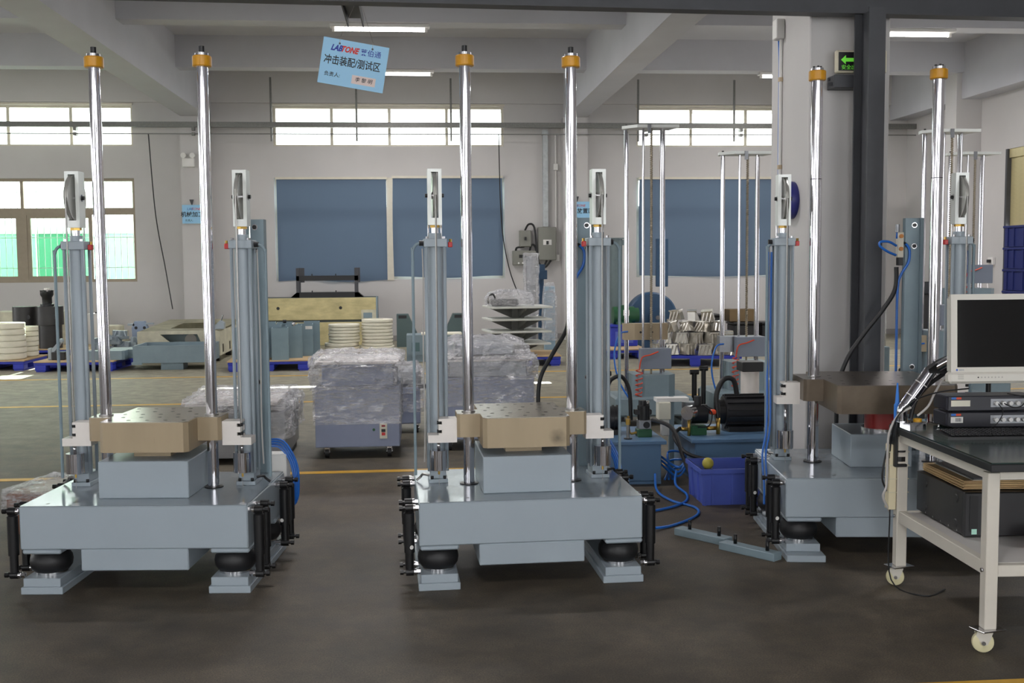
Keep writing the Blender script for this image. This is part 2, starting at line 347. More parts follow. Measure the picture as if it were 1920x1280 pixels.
for bi, (a, b) in enumerate(BAYS):
    wi += 1
    fm = fr_b if bi < 2 else fr_m
    yf0, yf1 = YW+0.08, YW+0.14
    bm = bm_new(); ring_prism(bm,(a,b,1.32,3.47),(a+0.06,b-0.06,1.38,3.41),'Y',yf0,yf1)
    w = struct('window_%d'%wi, bm, fm)
    pbox('transom', fm, w, a+0.06,b-0.06,yf0,yf1,2.72,2.86)
    mx = [a+2.70, b-2.42] if bi < 2 else [(a+b)/2]
    mm = [a+0.06]+[(a+b)/2-0.12]+[b-0.06] if bi < 2 else [a+0.06,(a+b)/2,b-0.06]
    xm = -8.17 if bi == 1 else (a+b)/2
    pbox('mullion', fm, w, xm-0.075,xm+0.075,yf0,yf1,1.38,2.72); pbox('mullion', fm, w, xm-0.03,xm+0.03,yf0,yf1,2.86,3.41)
    gm = greenish if bi < 2 else clear
    for x0, x1 in ((a+0.06,xm-0.075),(xm+0.075,b-0.06)):
        pbox('pane', gm, w, x0,x1,YW+0.105,YW+0.111,2.86,3.41)
        if bi == 1 and x0 > xm:
            # sliding sash pushed to the left: its right half stands open
            xs = x0+1.32
            bm = bm_new(); ring_prism(bm,(x0,xs,1.38,2.72),(x0+0.07,xs-0.07,1.45,2.65),'Y',yf0+0.01,yf0+0.04); obj('sash', bm, fm, w)
            pbox('pane', gm, w, x0+0.07,xs-0.07,YW+0.100,YW+0.106,1.45,2.65)
        else:
            bm = bm_new(); ring_prism(bm,(x0,x1,1.38,2.72),(x0+0.07,x1-0.07,1.45,2.65),'Y',yf0+0.01,yf0+0.04); obj('sash', bm, fm, w)
            pbox('pane', gm, w, x0+0.07,x1-0.07,YW+0.100,YW+0.106,1.45,2.65)
    if bi == 1:
        gb = mat('grille_white_paint',(225,232,225),0.5)
        x = a+0.12; first = None
        while x < b:
            if first is None:
                bm = bm_new(); box(bm,-0.006,0.006,YW+0.2,YW+0.212,1.34,3.45); first = obj('grille_bar', bm, gb, w); o = first
            else:
                o = first.copy(); COL.objects.link(o)
            o.location.x = x; x += 0.13
        for z in (1.62,2.25,3.2): pbox('grille_rail', gb, w, a,b,YW+0.196,YW+0.2,z-0.008,z+0.008)
# outside: paved yard, canopy added unseen to narrow the sun strip, pale green translucent shed by the left windows
bm = bm_new(); box(bm, -30,30,YW+0.24,60,-0.3,-0.1); struct('yard', bm, mat('yard_concrete',(190,188,182),0.8,0,0.06,1))
bm = bm_new(); box(bm, -4.5,XR+3,YW+0.24,YW+1.70,5.06,5.16); struct('sun_trim_canopy', bm, mat('added_canopy_concrete',(190,188,184),0.8))
def translucent(name, rgb, tr=0.6):
    m = bpy.data.materials.new(name); m.use_nodes = True; nt = m.node_tree; nt.nodes.clear(); L = nt.links
    out = nt.nodes.new('ShaderNodeOutputMaterial'); d = nt.nodes.new('ShaderNodeBsdfDiffuse'); t = nt.nodes.new('ShaderNodeBsdfTranslucent'); mx = nt.nodes.new('ShaderNodeMixShader')
    for q in (d,t): q.inputs[0].default_value = (*lin(rgb),1)
    mx.inputs[0].default_value = tr; L.new(d.outputs[0], mx.inputs[1]); L.new(t.outputs[0], mx.inputs[2]); L.new(mx.outputs[0], out.inputs[0]); return m
shed_w = translucent('shed_pale_sheet',(236,242,238),0.6); shed_g = translucent('shed_green_sheet',(150,196,176),0.3); shed_d = translucent('shed_deep_green_sheet',(92,160,130),0.25)
sh = thing('garden_shed','pale green translucent sheet shed seen through the left windows','shed',(-9.5,26.3,-0.1))
for k in range(9):
    x0 = -7.0+k*1.28
    mm = (shed_g,shed_w,shed_g,shed_d,shed_w,shed_g,shed_d,shed_g,shed_w)[k]
    pbox('wall_sheet', mm, sh, x0,x0+1.25,0,0.02,0.0,2.55); pbox('upper_sheet', shed_w, sh, x0,x0+1.25,0,0.02,2.58,4.55)
bm = bm_new(); box(bm,-7.1,4.6,-0.03,0.05,2.50,2.60); obj('rail', bm, shed_w, sh)
prism_bm = bm_new(); prism(prism_bm,[(-0.05,1.2),(-0.05,1.3),(-1.2,0.95),(-1.2,0.85)],'X',-7.0,4.5); obj('awning', prism_bm, shed_g, sh)
# blinds behind the middle and right lower windows
blind_m = translucent('blue_blind_fabric',(98,114,134),0.012)
def blind(x0,x1,z0,z1,label,fold):
    bm = bm_new(); nx, nz = 28, 14; g_ = []
    for i in range(nx+1):
        row = []
        for j in range(nz+1):
            u, v = i/nx, j/nz
            y = YW-0.035+0.012*math.sin(u*9+2*v)*(1-v*0.7)+0.010*math.sin(u*23+fold)*(1-v)
            x = x0+(x1-x0)*u+(0.03*math.sin(v*PI)*(u-0.5) if fold else 0)
            row.append(bm.verts.new((x,y,z0+(z1-z0)*v+(0.02*math.sin(u*7+fold) if j==0 else 0))))
        g_.append(row)
    for i in range(nx):
        for j in range(nz): f = bm.faces.new((g_[i][j],g_[i+1][j],g_[i+1][j+1],g_[i][j+1])); f.smooth = True
    o = thing('window_blind', label, 'blind', (0,0,0)); obj('fabric', bm, blind_m, o)
    pbox('headrail', fr_m, o, x0-0.02,x1+0.02,YW-0.06,YW-0.005,z1-0.005,z1+0.045)
    return o
blind(-2.95,-0.66,1.30,3.44,'blue fabric roller blind on the left half of the middle window',0.0)
blind(-0.52,1.80,1.36,3.46,'blue fabric roller blind behind the chrome pole of the middle machine',1.3)
blind(4.78,9.5,1.34,3.43,'wide blue fabric blind behind the tall drop testers',2.2)
pbox('window_strip', fr_m, wall_back, -0.66,-0.52,YW-0.02,YW+0.01,1.30,3.47)
# roller shutter
sh_m = mat('shutter_slat_metal',(196,184,140),0.4,0.3,0.06,8)
d1 = struct('door_1', (lambda q: (box(q,XR+0.02,XR+0.20,15.6,19.36,3.50,3.66),q)[1])(bm_new()), sh_m)
bm = bm_new()
prism(bm,[(0,0),(0.045,0.012),(0.045,0.066),(0,0.08)],'Y',15.6,19.36); sl = obj('slat', bm, sh_m, d1); sl.location = (XR+0.06,0,2.26)
for k in range(1,16):
    o = sl.copy(); COL.objects.link(o); o.location.z = 2.26+0.08*k
pbox('guide_rail', steel_dark, d1, XR-0.02,XR+0.1,19.30,19.36,0,3.66)
# lamps: tube fittings under the purlins, each with its own light
tube_m = mat('lit_tube',(255,250,250),0.5,emit=14.0)
def tube_light(x,y,z,L,label,power=110,w=0.09):
    o = thing('tube_light', label, 'lamp', (x,y,z), 0, 'tube lights under the ceiling')
    pbox('housing', white, o, -L/2,L/2,-w,w,-0.05,0,0.01)
    pcyl('tube', tube_m, o, (-L/2+0.06,0,-0.078),(L/2-0.06,0,-0.078),0.022,n=10)
    for s in (-1,1): pbox('end_cap', white, o, s*(L/2-0.05)-0.02,s*(L/2-0.05)+0.02,-0.03,0.03,-0.105,-0.05)
    ld = bpy.data.lights.new('tube_glow','AREA'); ld.shape = 'RECTANGLE'; ld.size = L*0.9; ld.size_y = 0.06; ld.energy = power; ld.color = (1,0.97,0.97)
    lo = bpy.data.objects.new('tube_glow', ld); COL.objects.link(lo); lo.parent = o; lo.location = (0,0,-0.12)
    return o
tube_light(-0.52,16.55,5.19,1.46,'long fluorescent tube light above the hanging blue sign')
tube_light(-0.40,20.40,5.19,1.46,'fluorescent tube light partly hidden behind the blue sign')
tube_light(7.15,20.40,5.19,1.46,'fluorescent tube light cut off by the white column')
tube_light(7.6,16.55,5.19,1.35,'bright tube light right of the charcoal steel column',110,0.14)
tube_light(-8.4,16.55,5.19,1.46,'added unseen tube light in the left bay outside the picture')  # unseen fittings from here on, added to lighten the hall
tube_light(-8.4,8.83,5.19,1.46,'added unseen tube light over the left bay outside the picture')
tube_light(-0.5,8.83,5.19,1.46,'added unseen tube light above the machines outside the picture')
tube_light(7.2,8.83,5.19,1.46,'added unseen tube light in the right bay outside the picture')
tube_light(-0.5,1.11,5.19,1.46,'added unseen tube light above the camera outside the picture')
# wall services
tr = thing('cable_trunking','grey steel cable trunking running along the back wall','trunking',(0,0,0))
galv = mat('galvanised_steel',(118,118,114),0.5,0.4,0.15,40); galv_l = mat('bright_galvanised',(176,180,180),0.4,0.6,0.15,14)
pbox('tray', galv, tr, XL,XR,YW-0.46,YW-0.36,4.47,4.575)
pbox('rod', galv, tr, XL,XR,YW-0.44,YW-0.42,4.325,4.345)
hb = pbox('hanger_bar', galv, tr, -0.02,0.02,YW-0.34,YW-0.31,4.20,5.50)
for k, x in enumerate((-2.99,-1.24,0.72,4.69,6.77)):
    o = hb if k == 0 else hb.copy()
    if k: COL.objects.link(o)
    o.location.x = x
for x in (-4.55,3.3,-6.9,4.85,6.9):
    pbox('bracket', galv, tr, x-0.03,x+0.03,YW-0.46,YW-0.30,4.30,4.36)
    pbox('bracket', galv, tr, x-0.03,x+0.03,YW-0.46,YW-0.30,4.40,4.47)
tag(obj('hanging_cable', (lambda q: (tube(q,[(-5.45,YW-0.42,4.33),(-5.41,YW-0.2,2.73),(-5.26,YW-0.15,1.63),(-5.10,YW-0.3,0.75)],0.012,6,8),q)[1])(bm_new()), cable_black),'thin black cable hanging down the wall behind the left machine','cable')
tag(obj('hanging_cable', (lambda q: (tube(q,[(1.71,YW-0.42,4.33),(1.76,YW-0.1,2.93),(1.82,YW-0.08,2.14),(1.95,YW-0.2,1.45),(2.04,YW-1.2,0.99)],0.012,6,8),q)[1])(bm_new()), cable_black),'thin black cable hanging beside the middle blind','cable')
dk = thing('cable_duct','galvanised vertical cable duct dropping to the grey switch box','duct',(2.73,YW-0.05,0)); pbox('duct_body', galv_l, dk, -0.055,0.055,-0.05,0.05,2.42,4.47); pbox('collar', galv_l, dk, -0.07,0.07,-0.07,0.05,4.36,4.42)
cd = thing('wall_conduit','thin white conduit with a junction box beside the switch boxes','conduit',(2.96,YW-0.03,0)); pcyl('pipe', white, cd,(0,0,1.80),(0,0,4.36),0.018,n=8); pbox('junction_box', white, cd,-0.07,0.07,-0.04,0.03,1.68,1.82,0.008); pbox('junction_box', white, cd,-0.05,0.05,-0.04,0.03,3.62,3.76,0.008)
ebox_m = mat('switch_box_grey',(128,128,120),0.5,0,0.03,6)
def ebox(x0,x1,z0,z1,label,plate):
    o = thing('switch_box', label, 'box', ((x0+x1)/2,YW-0.08,z0), 0, 'grey switch boxes on the back wall'); w = (x1-x0)/2; h = z1-z0
    pbox('case', ebox_m, o, -w,w,-0.08,0.08,0,h,0.01)
    pbox('lid', ebox_m, o, -w+0.012,w-0.012,-0.09,-0.08,0.012,h-0.012,0.004)
    if plate == 'big': pbox('label_plate', white, o, -0.09,0.09,-0.094,-0.09,h*0.46,h*0.62); pbox('switch', black, o, -0.025,0.025,-0.12,-0.094,h*0.48,h*0.58)
    elif plate == 'small': pbox('switch', black, o, -0.02,0.02,-0.12,-0.09,h*0.4,h*0.6)
    else:
        pbox('breaker_window', black, o, -0.12,0.05,-0.095,-0.09,h*0.5,h*0.72)
        for k in range(3): pcyl('screw', white, o, (-0.13+k*0.09,-0.096,0.045),(-0.13+k*0.09,-0.09,0.045),0.02,n=8)
    return o
ebox(2.56,2.95,1.70,2.41,'tall grey metal switch box below the galvanised duct','big')
ebox(2.16,2.41,1.99,2.34,'small grey switch box with a black toggle','small')
ebox(2.01,2.52,1.60,1.91,'wide grey breaker box with a black window','wide')
HL = ['black corrugated hose arching over the small grey switch box','black corrugated hose from the wide breaker box to the tall switch box','short black hose joining the small and wide switch boxes']
for pts in ([(2.28,YW-0.1,2.34),(2.36,YW-0.14,2.47),(2.48,YW-0.14,2.40),(2.53,YW-0.16,1.9),(2.58,YW-0.16,1.62),(2.68,YW-0.12,1.58),(2.75,YW-0.1,1.70)],
            [(2.38,YW-0.1,1.91),(2.42,YW-0.14,2.03),(2.50,YW-0.14,1.98),(2.56,YW-0.17,1.66),(2.70,YW-0.14,1.55),(2.84,YW-0.1,1.70)],
            [(2.08,YW-0.1,1.90),(2.10,YW-0.12,1.97),(2.2,YW-0.12,1.99),(2.26,YW-0.1,1.995)]):
    tag(obj('conduit_hose', (lambda q: (tube(q,pts,0.022,8,6),q)[1])(bm_new()), cable_black),HL.pop(0),'hose','hoses between the switch boxes')
# wall signs (pale blue boards with their print)
sign_m = mat('pale_blue_board',(150,200,232),0.5); ink = mat('black_ink',(30,34,44),0.6); ink_b = mat('blue_ink',(44,60,160),0.6); ink_r = mat('red_ink',(214,52,44),0.6); paper = mat('name_strip',(224,206,200),0.7)
def wall_sign(x,z,label,big,blue):
    o = thing('wall_sign', label, 'sign', (x,YW-0.43,z)); pbox('board', sign_m, o, -0.26,0.26,-0.008,0.008,-0.19,0.19)
    for part, (dx, mm) in ((('LAB'),(-0.10,ink_b)),(('TONE'),(0.02,ink_r))): text_mesh('lettering', part, 0.07, mm, o, Matrix.Translation((dx,-0.0095,0.105)) @ FACE_CAM, 0.2)
    text_mesh('lettering', big, 0.115, ink, o, Matrix.Translation((0,-0.0095,-0.01)) @ FACE_CAM, 0, 0.0006, 0.002)
    text_mesh('lettering', '负责人:', 0.05, ink, o, Matrix.Translation((-0.12,-0.0095,-0.13)) @ FACE_CAM)
    bm = bm_new(); prism(bm,[(-0.11,0.30),(-0.02,0.30),(-0.05,0.19),(-0.07,0.19)],'Y',-0.004,0.004); obj('hook', bm, steel_dark, o)
    return o
wall_sign(-4.56,2.70,'pale blue sign on the left pilaster behind a chrome pole','机械加工区',True)
wall_sign(3.42,2.74,'pale blue sign on the right pilaster behind the middle machine','设备放置区',True)
sp = thing('emergency_lamp','small white emergency lamp box high on the left pilaster','lamp',(-4.66,YW-0.43,3.75)); pbox('case', white, sp,-0.12,0.12,-0.05,0.05,-0.09,0.09,0.01)
for s in (-1,1): pcyl('lamp_head', white, sp,(s*0.09,-0.09,0.14),(s*0.09,0.0,0.14),0.055,n=14)
# white column, steel post and girder
col_w = bm_new(); box(col_w, 2.652,3.212,7.30,8.10,0,ZC,0.008); column = struct('white_column', col_w, wall_m)
cl = thing('wall_clock','round wall clock with a dark blue rim on the white column','clock',(2.652,7.60,2.11))
bm = bm_new(); lathe(bm,[(0.10,-0.05),(0.128,-0.062),(0.135,-0.03),(0.13,0.0),(0.10,0.0),(0.10,-0.05)],(0,0,0),'X',28); obj('rim', bm, mat('navy_plastic',(44,46,120),0.4), cl)
bm = bm_new(); lathe(bm,[(0.101,-0.035),(0.101,-0.004)],(0,0,0),'X',28); obj('dial', bm, white, cl)
pbox('hand', ink, cl, -0.040,-0.036,-0.004,0.004,0,0.06); pbox('hand', ink, cl, -0.040,-0.036,-0.07,0,-0.004,0.004)
cn = thing('column_conduit','white conduit with fittings running down the white column','conduit',(2.64,7.86,0)); pcyl('pipe', white, cn,(0,0,0.3),(0,0,3.35),0.013,n=8)
for z in (2.0,2.35,2.98): pcyl('clip', mat('conduit_clip',(190,170,140),0.5), cn,(0,0,z),(0,0,z+0.03),0.019,n=8)
pbox('socket_box', white, cn,-0.05,0.012,-0.05,0.05,3.28,3.42,0.006)
tag(obj('blue_cable', (lambda q: (tube(q,[(2.642,7.93,3.33),(2.645,7.905,3.1),(2.646,7.91,2.6),(2.646,7.90,1.9),(2.646,7.93,1.0)],0.007,6,5),q)[1])(bm_new()), blue_tube),'thin blue air line running down the white column','cable')
bm = bm_new()
for y0, y1 in ((6.90,6.915),(7.13,7.145)): box(bm,2.895,3.005,y0,y1,0,3.30)
box(bm,2.944,2.956,6.915,7.13,0,3.30); steel_post = struct('steel_column', bm, steel_dark)
gd = bm_new(); ang = math.atan(0.05); GM = Matrix.Translation((2.95,7.155,0)) @ Matrix.Rotation(ang,4,'Z')
for a in ((-7.5,4.5,-0.06,0.06,3.30,3.312),(-7.5,4.5,-0.06,0.06,3.55,3.562),(-7.5,4.5,-0.006,0.006,3.312,3.55)): box(gd,*a,M=GM)
girder = struct('steel_girder', gd, steel_dark)
st = bm_new(); box(st,-0.46,-0.35,7.02,7.68,3.36,3.368); box(st,-0.46,-0.452,7.02,7.68,3.30,3.36); box(st,-0.358,-0.35,7.02,7.68,3.30,3.36); tag(struct('steel_stub', st, steel_dark),None,None)
# exit sign and bracket on the white column
ex = thing('exit_sign','dark exit sign with a green arrow behind the charcoal steel column','sign',(2.965,7.20,2.93))
pbox('frame', mat('sign_frame_beige',(206,198,176),0.5), ex,-0.175,0.175,-0.02,0.02,0,0.15,0.008); pbox('panel', black, ex,-0.160,0.160,-0.024,-0.02,0.014,0.136)
gi = mat('exit_green',(120,230,70),0.5,emit=0.25)
bm = bm_new(); prism(bm,[(-0.145,0.085),(-0.112,0.115),(-0.112,0.097),(-0.02,0.097),(-0.02,0.073),(-0.112,0.073),(-0.112,0.055)],'Y',-0.026,-0.024); obj('arrow', bm, gi, ex)
text_mesh('lettering','安全出口',0.034,gi,ex,Matrix.Translation((-0.075,-0.026,0.034)) @ FACE_CAM); text_mesh('lettering','EXIT',0.034,gi,ex,Matrix.Translation((0.10,-0.026,0.034)) @ FACE_CAM)
bk = thing('steel_bracket','dark steel angle bracket bolted to the white column','bracket',(2.84,7.22,2.83))
pbox('bar', steel_dark, bk,-0.07,0.12,-0.06,0.07,0,0.085,0.004); pcyl('bolt', steel_dark, bk,(-0.10,-0.02,0.03),(-0.07,-0.02,0.03),0.012,n=8); pcyl('bolt', steel_dark, bk,(-0.085,0.02,0.065),(-0.07,0.02,0.065),0.01,n=8)
# hanging sign
hs = thing('hanging_sign','pale blue hanging area sign with red and blue lettering','sign',(-0.366,6.6,2.856))
SR = Matrix.Rotation(math.radians(9.6),4,'Y')
def in_sign(o): o.matrix_local = SR; return o
in_sign(pbox('board', sign_m, hs,-0.193,0.193,-0.003,0.003,-0.134,0.134))
def st_text(body,size,mm,x,z,shear=0,bold=0.0,sx=1.0): return text_mesh('lettering',body,size,mm,hs,SR @ Matrix.Translation((x,-0.0036,z)) @ FACE_CAM,shear,0.0004,bold,sx)
st_text('LAB',0.047,ink_b,-0.112,0.080,0.35,0.0020,0.80); st_text('TONE',0.047,ink_r,-0.036,0.080,0.35,0.0020,0.80); st_text('莱伯通',0.041,ink_b,0.091,0.079,0,0.0002)
st_text('冲击装配/测试区',0.058,ink,-0.008,0.006,0,0.0009,0.79); st_text('负责人:',0.029,ink,-0.115,-0.076,0,0.0003,1.0)
in_sign(pbox('name_strip', paper, hs,0.002,0.142,-0.0036,-0.003,-0.108,-0.058)); st_text('李 黎 明',0.029,ink,0.072,-0.083,0.15,0.0002,1.0).location.y -= 0.0008
for x, dz in ((-0.097,0.0),(0.096,0.0)):
    p = SR @ Vector((x,-0.004,0.115)); q = Vector((-0.055 if x > 0 else -0.07,0.5,0.45))
    ptube('wire', steel, hs, [p, p+Vector((0.004,0.0,0.03)), Vector((0.01+x*0.25,0.46,0.448))],0.0012,5,0)
    pcyl('grommet', steel_dark, hs, p+Vector((0,-0.002,-0.006)), p+Vector((0,0.004,-0.006)),0.006,n=8)
# ================================================================ shock test machines
def prof_air(): return [(0.0,0.092),(0.070,0.092),(0.088,0.100),(0.104,0.122),(0.108,0.148),(0.104,0.172),(0.090,0.194),(0.066,0.204),(0.0,0.204)]
_shared = {}
def shared(key, name, parent, loc, build, m, rot=None):
    # one mesh for alike pieces
    if key not in _shared:
        bm = bm_new(); build(bm); bmesh.ops.recalc_face_normals(bm, faces=bm.faces[:]); sharpen(bm)
        me = bpy.data.meshes.new(name); bm.to_mesh(me); bm.free(); me.materials.append(m); _shared[key] = me
    o = bpy.data.objects.new(name, _shared[key]); COL.objects.link(o); o.parent = parent; o.location = loc
    if rot: o.rotation_euler = rot
    return o
def b_damper(bm):
    cyl(bm,(0,0,0.20),(0,0,0.405),0.0275,n=18); cyl(bm,(0,0,0.405),(0,0,0.415),0.0275,0.014,18); cyl(bm,(0,0,0.11),(0,0,0.20),0.0215,n=18)
    for z in (0.43,0.095): cyl(bm,(-0.02,0,z),(0.02,0,z),0.02,n=16)
    cyl(bm,(0,0,0.405),(0,0,0.43),0.012,n=10)
def b_dbolt(bm): cyl(bm,(-0.048,0,0),(0.055,0,0),0.008,n=8); cyl(bm,(-0.050,0,0),(-0.032,0,0),0.014,n=6)
def b_dnut(bm): cyl(bm,(0.022,0,0),(0.034,0,0),0.019,n=12); cyl(bm,(0.034,0,0),(0.055,0,0),0.015,n=6)
def shock_machine(label, loc, rz, D):
    t = thing('shock_test_machine', label, 'machine', loc, rz)
    hw, yf, yb, cx, px, pr = D['hw'], D['yf'], D['yb'], D['cx'], D['px'], D['pr']
    pbox('base', paint, t, -hw,hw,yf,yb,0.235,0.459,0.006)
    bt = pbox('base_top', base_top, t, -hw+0.004,hw-0.004,yf+0.004,yb-0.004,0.459,0.4625)
    for x, y in ((-0.33,yf+0.09),(0.33,yf+0.09),(-0.46,yf+0.06),(0.12,yb-0.1)): pcyl('bolt_hole', black, bt, (x,y,0.4622),(x,y,0.4628),0.011,n=12)
    lx = D.get('lx',0.277); pbox('underslung_block', paint, t, -lx,lx,yf+0.002,yb-0.01,0.122,0.2345,0.005)
    # feet and air springs
    fo, fi = hw+0.006, hw-0.21
    for s in (-1,1):
        x0, x1 = sorted((s*fo, s*fi))
        pbox('foot_rail', paint, t, x0,x1,yf-D.get('ft',0),yb,0,0.038,0.003); pbox('foot_pad', paint, t, x0+0.012,x1-0.012,yf+0.005,yb-0.02,0.038,0.084,0.003)
        for y in (yf+0.135, yb-0.135):
            pbox('spring_plate', paint, t, x0+0.012,x1-0.004,y-0.128,y+0.12,0.2085,0.235,0.008)
            a = shared('air','air_spring',t,((x0+x1)/2,y,0),lambda q: lathe(q,prof_air(),n=28),rubber)
            shared('airring','clamp_ring',a,(0,0,0),lambda q: cyl(q,(0,0,0.0842),(0,0,0.0965),0.083,n=28),chrome2)
            shared('airring2','clamp_ring',a,(0,0,0),lambda q: cyl(q,(0,0,0.203),(0,0,0.2084),0.062,n=24),chrome2)
        for k, y in enumerate((yf+0.035, yf+0.175, yb-0.24, yb-0.09)):
            d = shared('damper','damper',t,(s*(hw+0.05),y,0),b_damper,black,(0,0,0 if s < 0 else PI))
            for z in (0.43,0.095):
                shared('dbolt','pivot_bolt',d,(0,0,z),b_dbolt,black); shared('dnut','pivot_nut',d,(0,0,z),b_dnut,chrome2)
            if k in D.get('stickers',{}).get(s,()):
                shared('stk','sticker',d,(0,0,0.23),lambda q: cyl(q,(-0.003,-0.0272,0),(-0.003,-0.0282,0),0.011,n=12),white,(0,0,D.get('sta',0.0) if s<0 else PI+D.get('sta',0.0)))
    # anvil
    ax, ay0, ay1, az = D.get('ax',0.238), D.get('ay0',-0.285), 0.25, 0.66
    pbox('anvil_block', paint, t, -ax,ax,ay0,ay1,0.4625,az,0.004)
    cz = D['cz']
    if D.get('pulse_red'):
        p = pcyl('pulse_pad', mat('dark_red_urethane',(150,26,24),0.35), t, (0.06,-0.02,az+0.02),(0.06,-0.02,cz+0.695),0.11,n=32)
        pcyl('pad_ring', chrome2, p, (0.06,-0.02,az),(0.06,-0.02,az+0.02),0.13,n=32); pbox('backing_plate', black, p, -0.17,0.24,-0.34,0.3,cz+0.69,cz+0.72)
    else:
        pbox('pulse_pad', bronze, t, -0.10,0.10,-0.13,0.16,az,0.704)
    # guide poles with their caps
    for s in (-1,1):
        p = pcyl('guide_pole', chrome, t, (s*px,0,0.46),(s*px,0,2.775),pr,n=32)
        pcyl('pole_seal', black, p, (s*px,0,0.4626),(s*px,0,0.468),pr+0.021,n=28)
        bm = bm_new(); lathe(bm,[(pr+0.002,2.752),(0.047,2.752),(0.051,2.757),(0.051,2.805),(0.047,2.81),(pr-0.004,2.81)],(s*px,0,0),n=28); obj('bumper_ring', bm, yellow, p)
        pcyl('cap_washer', chrome2, p, (s*px,0,2.80),(s*px,0,2.826),0.036,n=24)
        if D.get('multi'):
            for k in range(4): pcyl('cap_bolt', black, p, (s*px+0.02*math.cos(k*PI/2),0.02*math.sin(k*PI/2),2.826),(s*px+0.02*math.cos(k*PI/2),0.02*math.sin(k*PI/2),2.838),0.007,n=8)
            pcyl('joint_line', black, p, (s*px,0,2.17),(s*px,0,2.174),pr+0.0006,n=28)
        else: pcyl('cap_bolt', black, p, (s*px,0,2.826),(s*px,0,2.862),0.016,n=12)
    # carriage
    bm = bm_new(); sx, s0, s1, ex, ey = D['sx'], D['s0'], D['s1'], D['ex'], D['ey']; ch = 0.022
    prism(bm,[(-sx+ch,s0),(sx-ch,s0),(sx,s0+ch),(sx,s1),(-sx,s1),(-sx,s0+ch)],'Z',0.704+cz,0.862+cz)
    for s in (-1,1):
        a, b = sorted((s*sx, s*ex)); c_ = 0.016
        prism(bm,[(a+(c_ if s<0 else 0),-ey),(b-(c_ if s>0 else 0),-ey),(b,-ey+c_),(b,ey),(a,ey),(a,-ey+c_)],'Z',0.736+cz,0.862+cz)
    cg = obj('carriage', bm, D.get('cm',bronze), t)
    bm = bm_new()
    prism(bm,[(-sx+ch+.002,s0+.002),(sx-ch-.002,s0+.002),(sx-.002,s0+ch),(sx-.002,-ey+.002),(ex-.012,-ey+.002),(ex-.002,-ey+.014),(ex-.002,ey-.002),(sx-.002,ey-.002),(sx-.002,s1-.002),(-sx+.002,s1-.002),(-sx+.002,ey-.002),(-ex+.002,ey-.002),(-ex+.002,-ey+.014),(-ex+.012,-ey+.002),(-sx+.002,-ey+.002),(-sx+.002,s0+ch)],'Z',0.862+cz,0.866+cz)
    ct = obj('ground_top', bm, D.get('ctm',plate_top), cg)
    bm = bm_new()
    for i in range(5):
        for j in range(5):
            x = (i-2)*sx*0.42+(0.03 if j%2 else 0); y = s0+(s1-s0)*(0.12+0.19*j); cyl(bm,(x,y,0.8655+cz),(x,y,0.8666+cz),0.011,n=10)
    h = obj('tapped_holes', bm, black, cg); h['kind'] = 'stuff'
    if D.get('nameplate'): pbox('nameplate_recess', bronze, cg, -0.09,0.06,s0-0.0016,s0+0.001,0.752,0.79)
    for s in (-1,1):
        pcyl('bushing', steel, cg, (s*px,0,0.866+cz),(s*px,0,0.872+cz),pr+0.008,n=24)
        # lifting arm
        bm = bm_new(); X = lambda v: s*v
        pts = [(ex,0.705),(cx+0.058,0.705),(cx+0.058,0.747),(ex+0.10,0.747),(ex+0.10,0.757),(ex+0.082,0.757),(ex+0.082,0.775),(ex+0.10,0.775),(ex+0.10,0.805),(ex+0.082,0.805),(ex+0.082,0.823),(ex+0.10,0.823),(ex+0.10,0.836),(ex,0.836)]
        prism(bm,[(X(u),v+cz) for u,v in pts],'Y',-0.055,0.045); am = obj('lifting_arm', bm, alu, t)
        for z in (0.766,0.814): pcyl('arm_bolt', black, am, (X(ex+0.083),-0.03,z+cz),(X(ex+0.108),-0.03,z+cz),0.010,n=10)
        # cable, rod and weight
        pcyl('lift_cable', steel, t, (X(cx),-0.03,0.70+cz),(X(cx),-0.03,2.06),0.0052,n=8)
        w = pcyl('hanging_weight', chrome, t, (X(cx),-0.03,0.552),(X(cx),-0.03,0.662),0.048,n=32)
        pcyl('weight_rod', chrome2, w, (X(cx),-0.03,0.662),(X(cx),-0.03,0.705+cz),0.009,n=10); pcyl('weight_tip', brass, w, (X(cx),-0.03,0.525),(X(cx),-0.03,0.552),0.006,n=8); pcyl('thin_wire', steel, w, (X(cx),-0.03,0.463),(X(cx),-0.03,0.525),0.0015,n=5)
        # hydraulic lift cylinder
        yc = 0.10
        cyb = bm_new(); cyl(cyb,(X(cx),yc,0.53),(X(cx),yc,1.778),0.042,n=28); lc = obj('lift_cylinder', cyb, paint, t)
        for dx in (-0.05,0.05):
            for dy in (-0.05,0.05): pcyl('tie_rod', paint, lc, (X(cx)+dx,yc+dy,0.53),(X(cx)+dx,yc+dy,1.80),0.0095,n=10)
        pbox('cylinder_foot', paint, lc, X(cx)-0.053,X(cx)+0.053,0.035,0.20,0.4625,0.485,0.002); pbox('foot_block', paint, lc, X(cx)-0.043,X(cx)+0.043,0.05,0.20,0.485,0.532,0.003)
        for dx in (-0.035,0.035): pcyl('foot_bolt', black, lc, (X(cx)+dx,0.043,0.485),(X(cx)+dx,0.043,0.502),0.0085,n=10)
        pbox('cylinder_head', paint, lc, X(cx)-0.064,X(cx)+0.064,yc-0.064,yc+0.064,1.778,1.824,0.003)
        pcyl('head_cap', paint, lc, (X(cx),yc,1.824),(X(cx),yc,1.855),0.034,n=20)
        for dx in (-0.045,0.045): pcyl('head_nut', chrome2, lc, (X(cx)+dx,yc-0.045,1.824),(X(cx)+dx,yc-0.045,1.836),0.010,n=6)
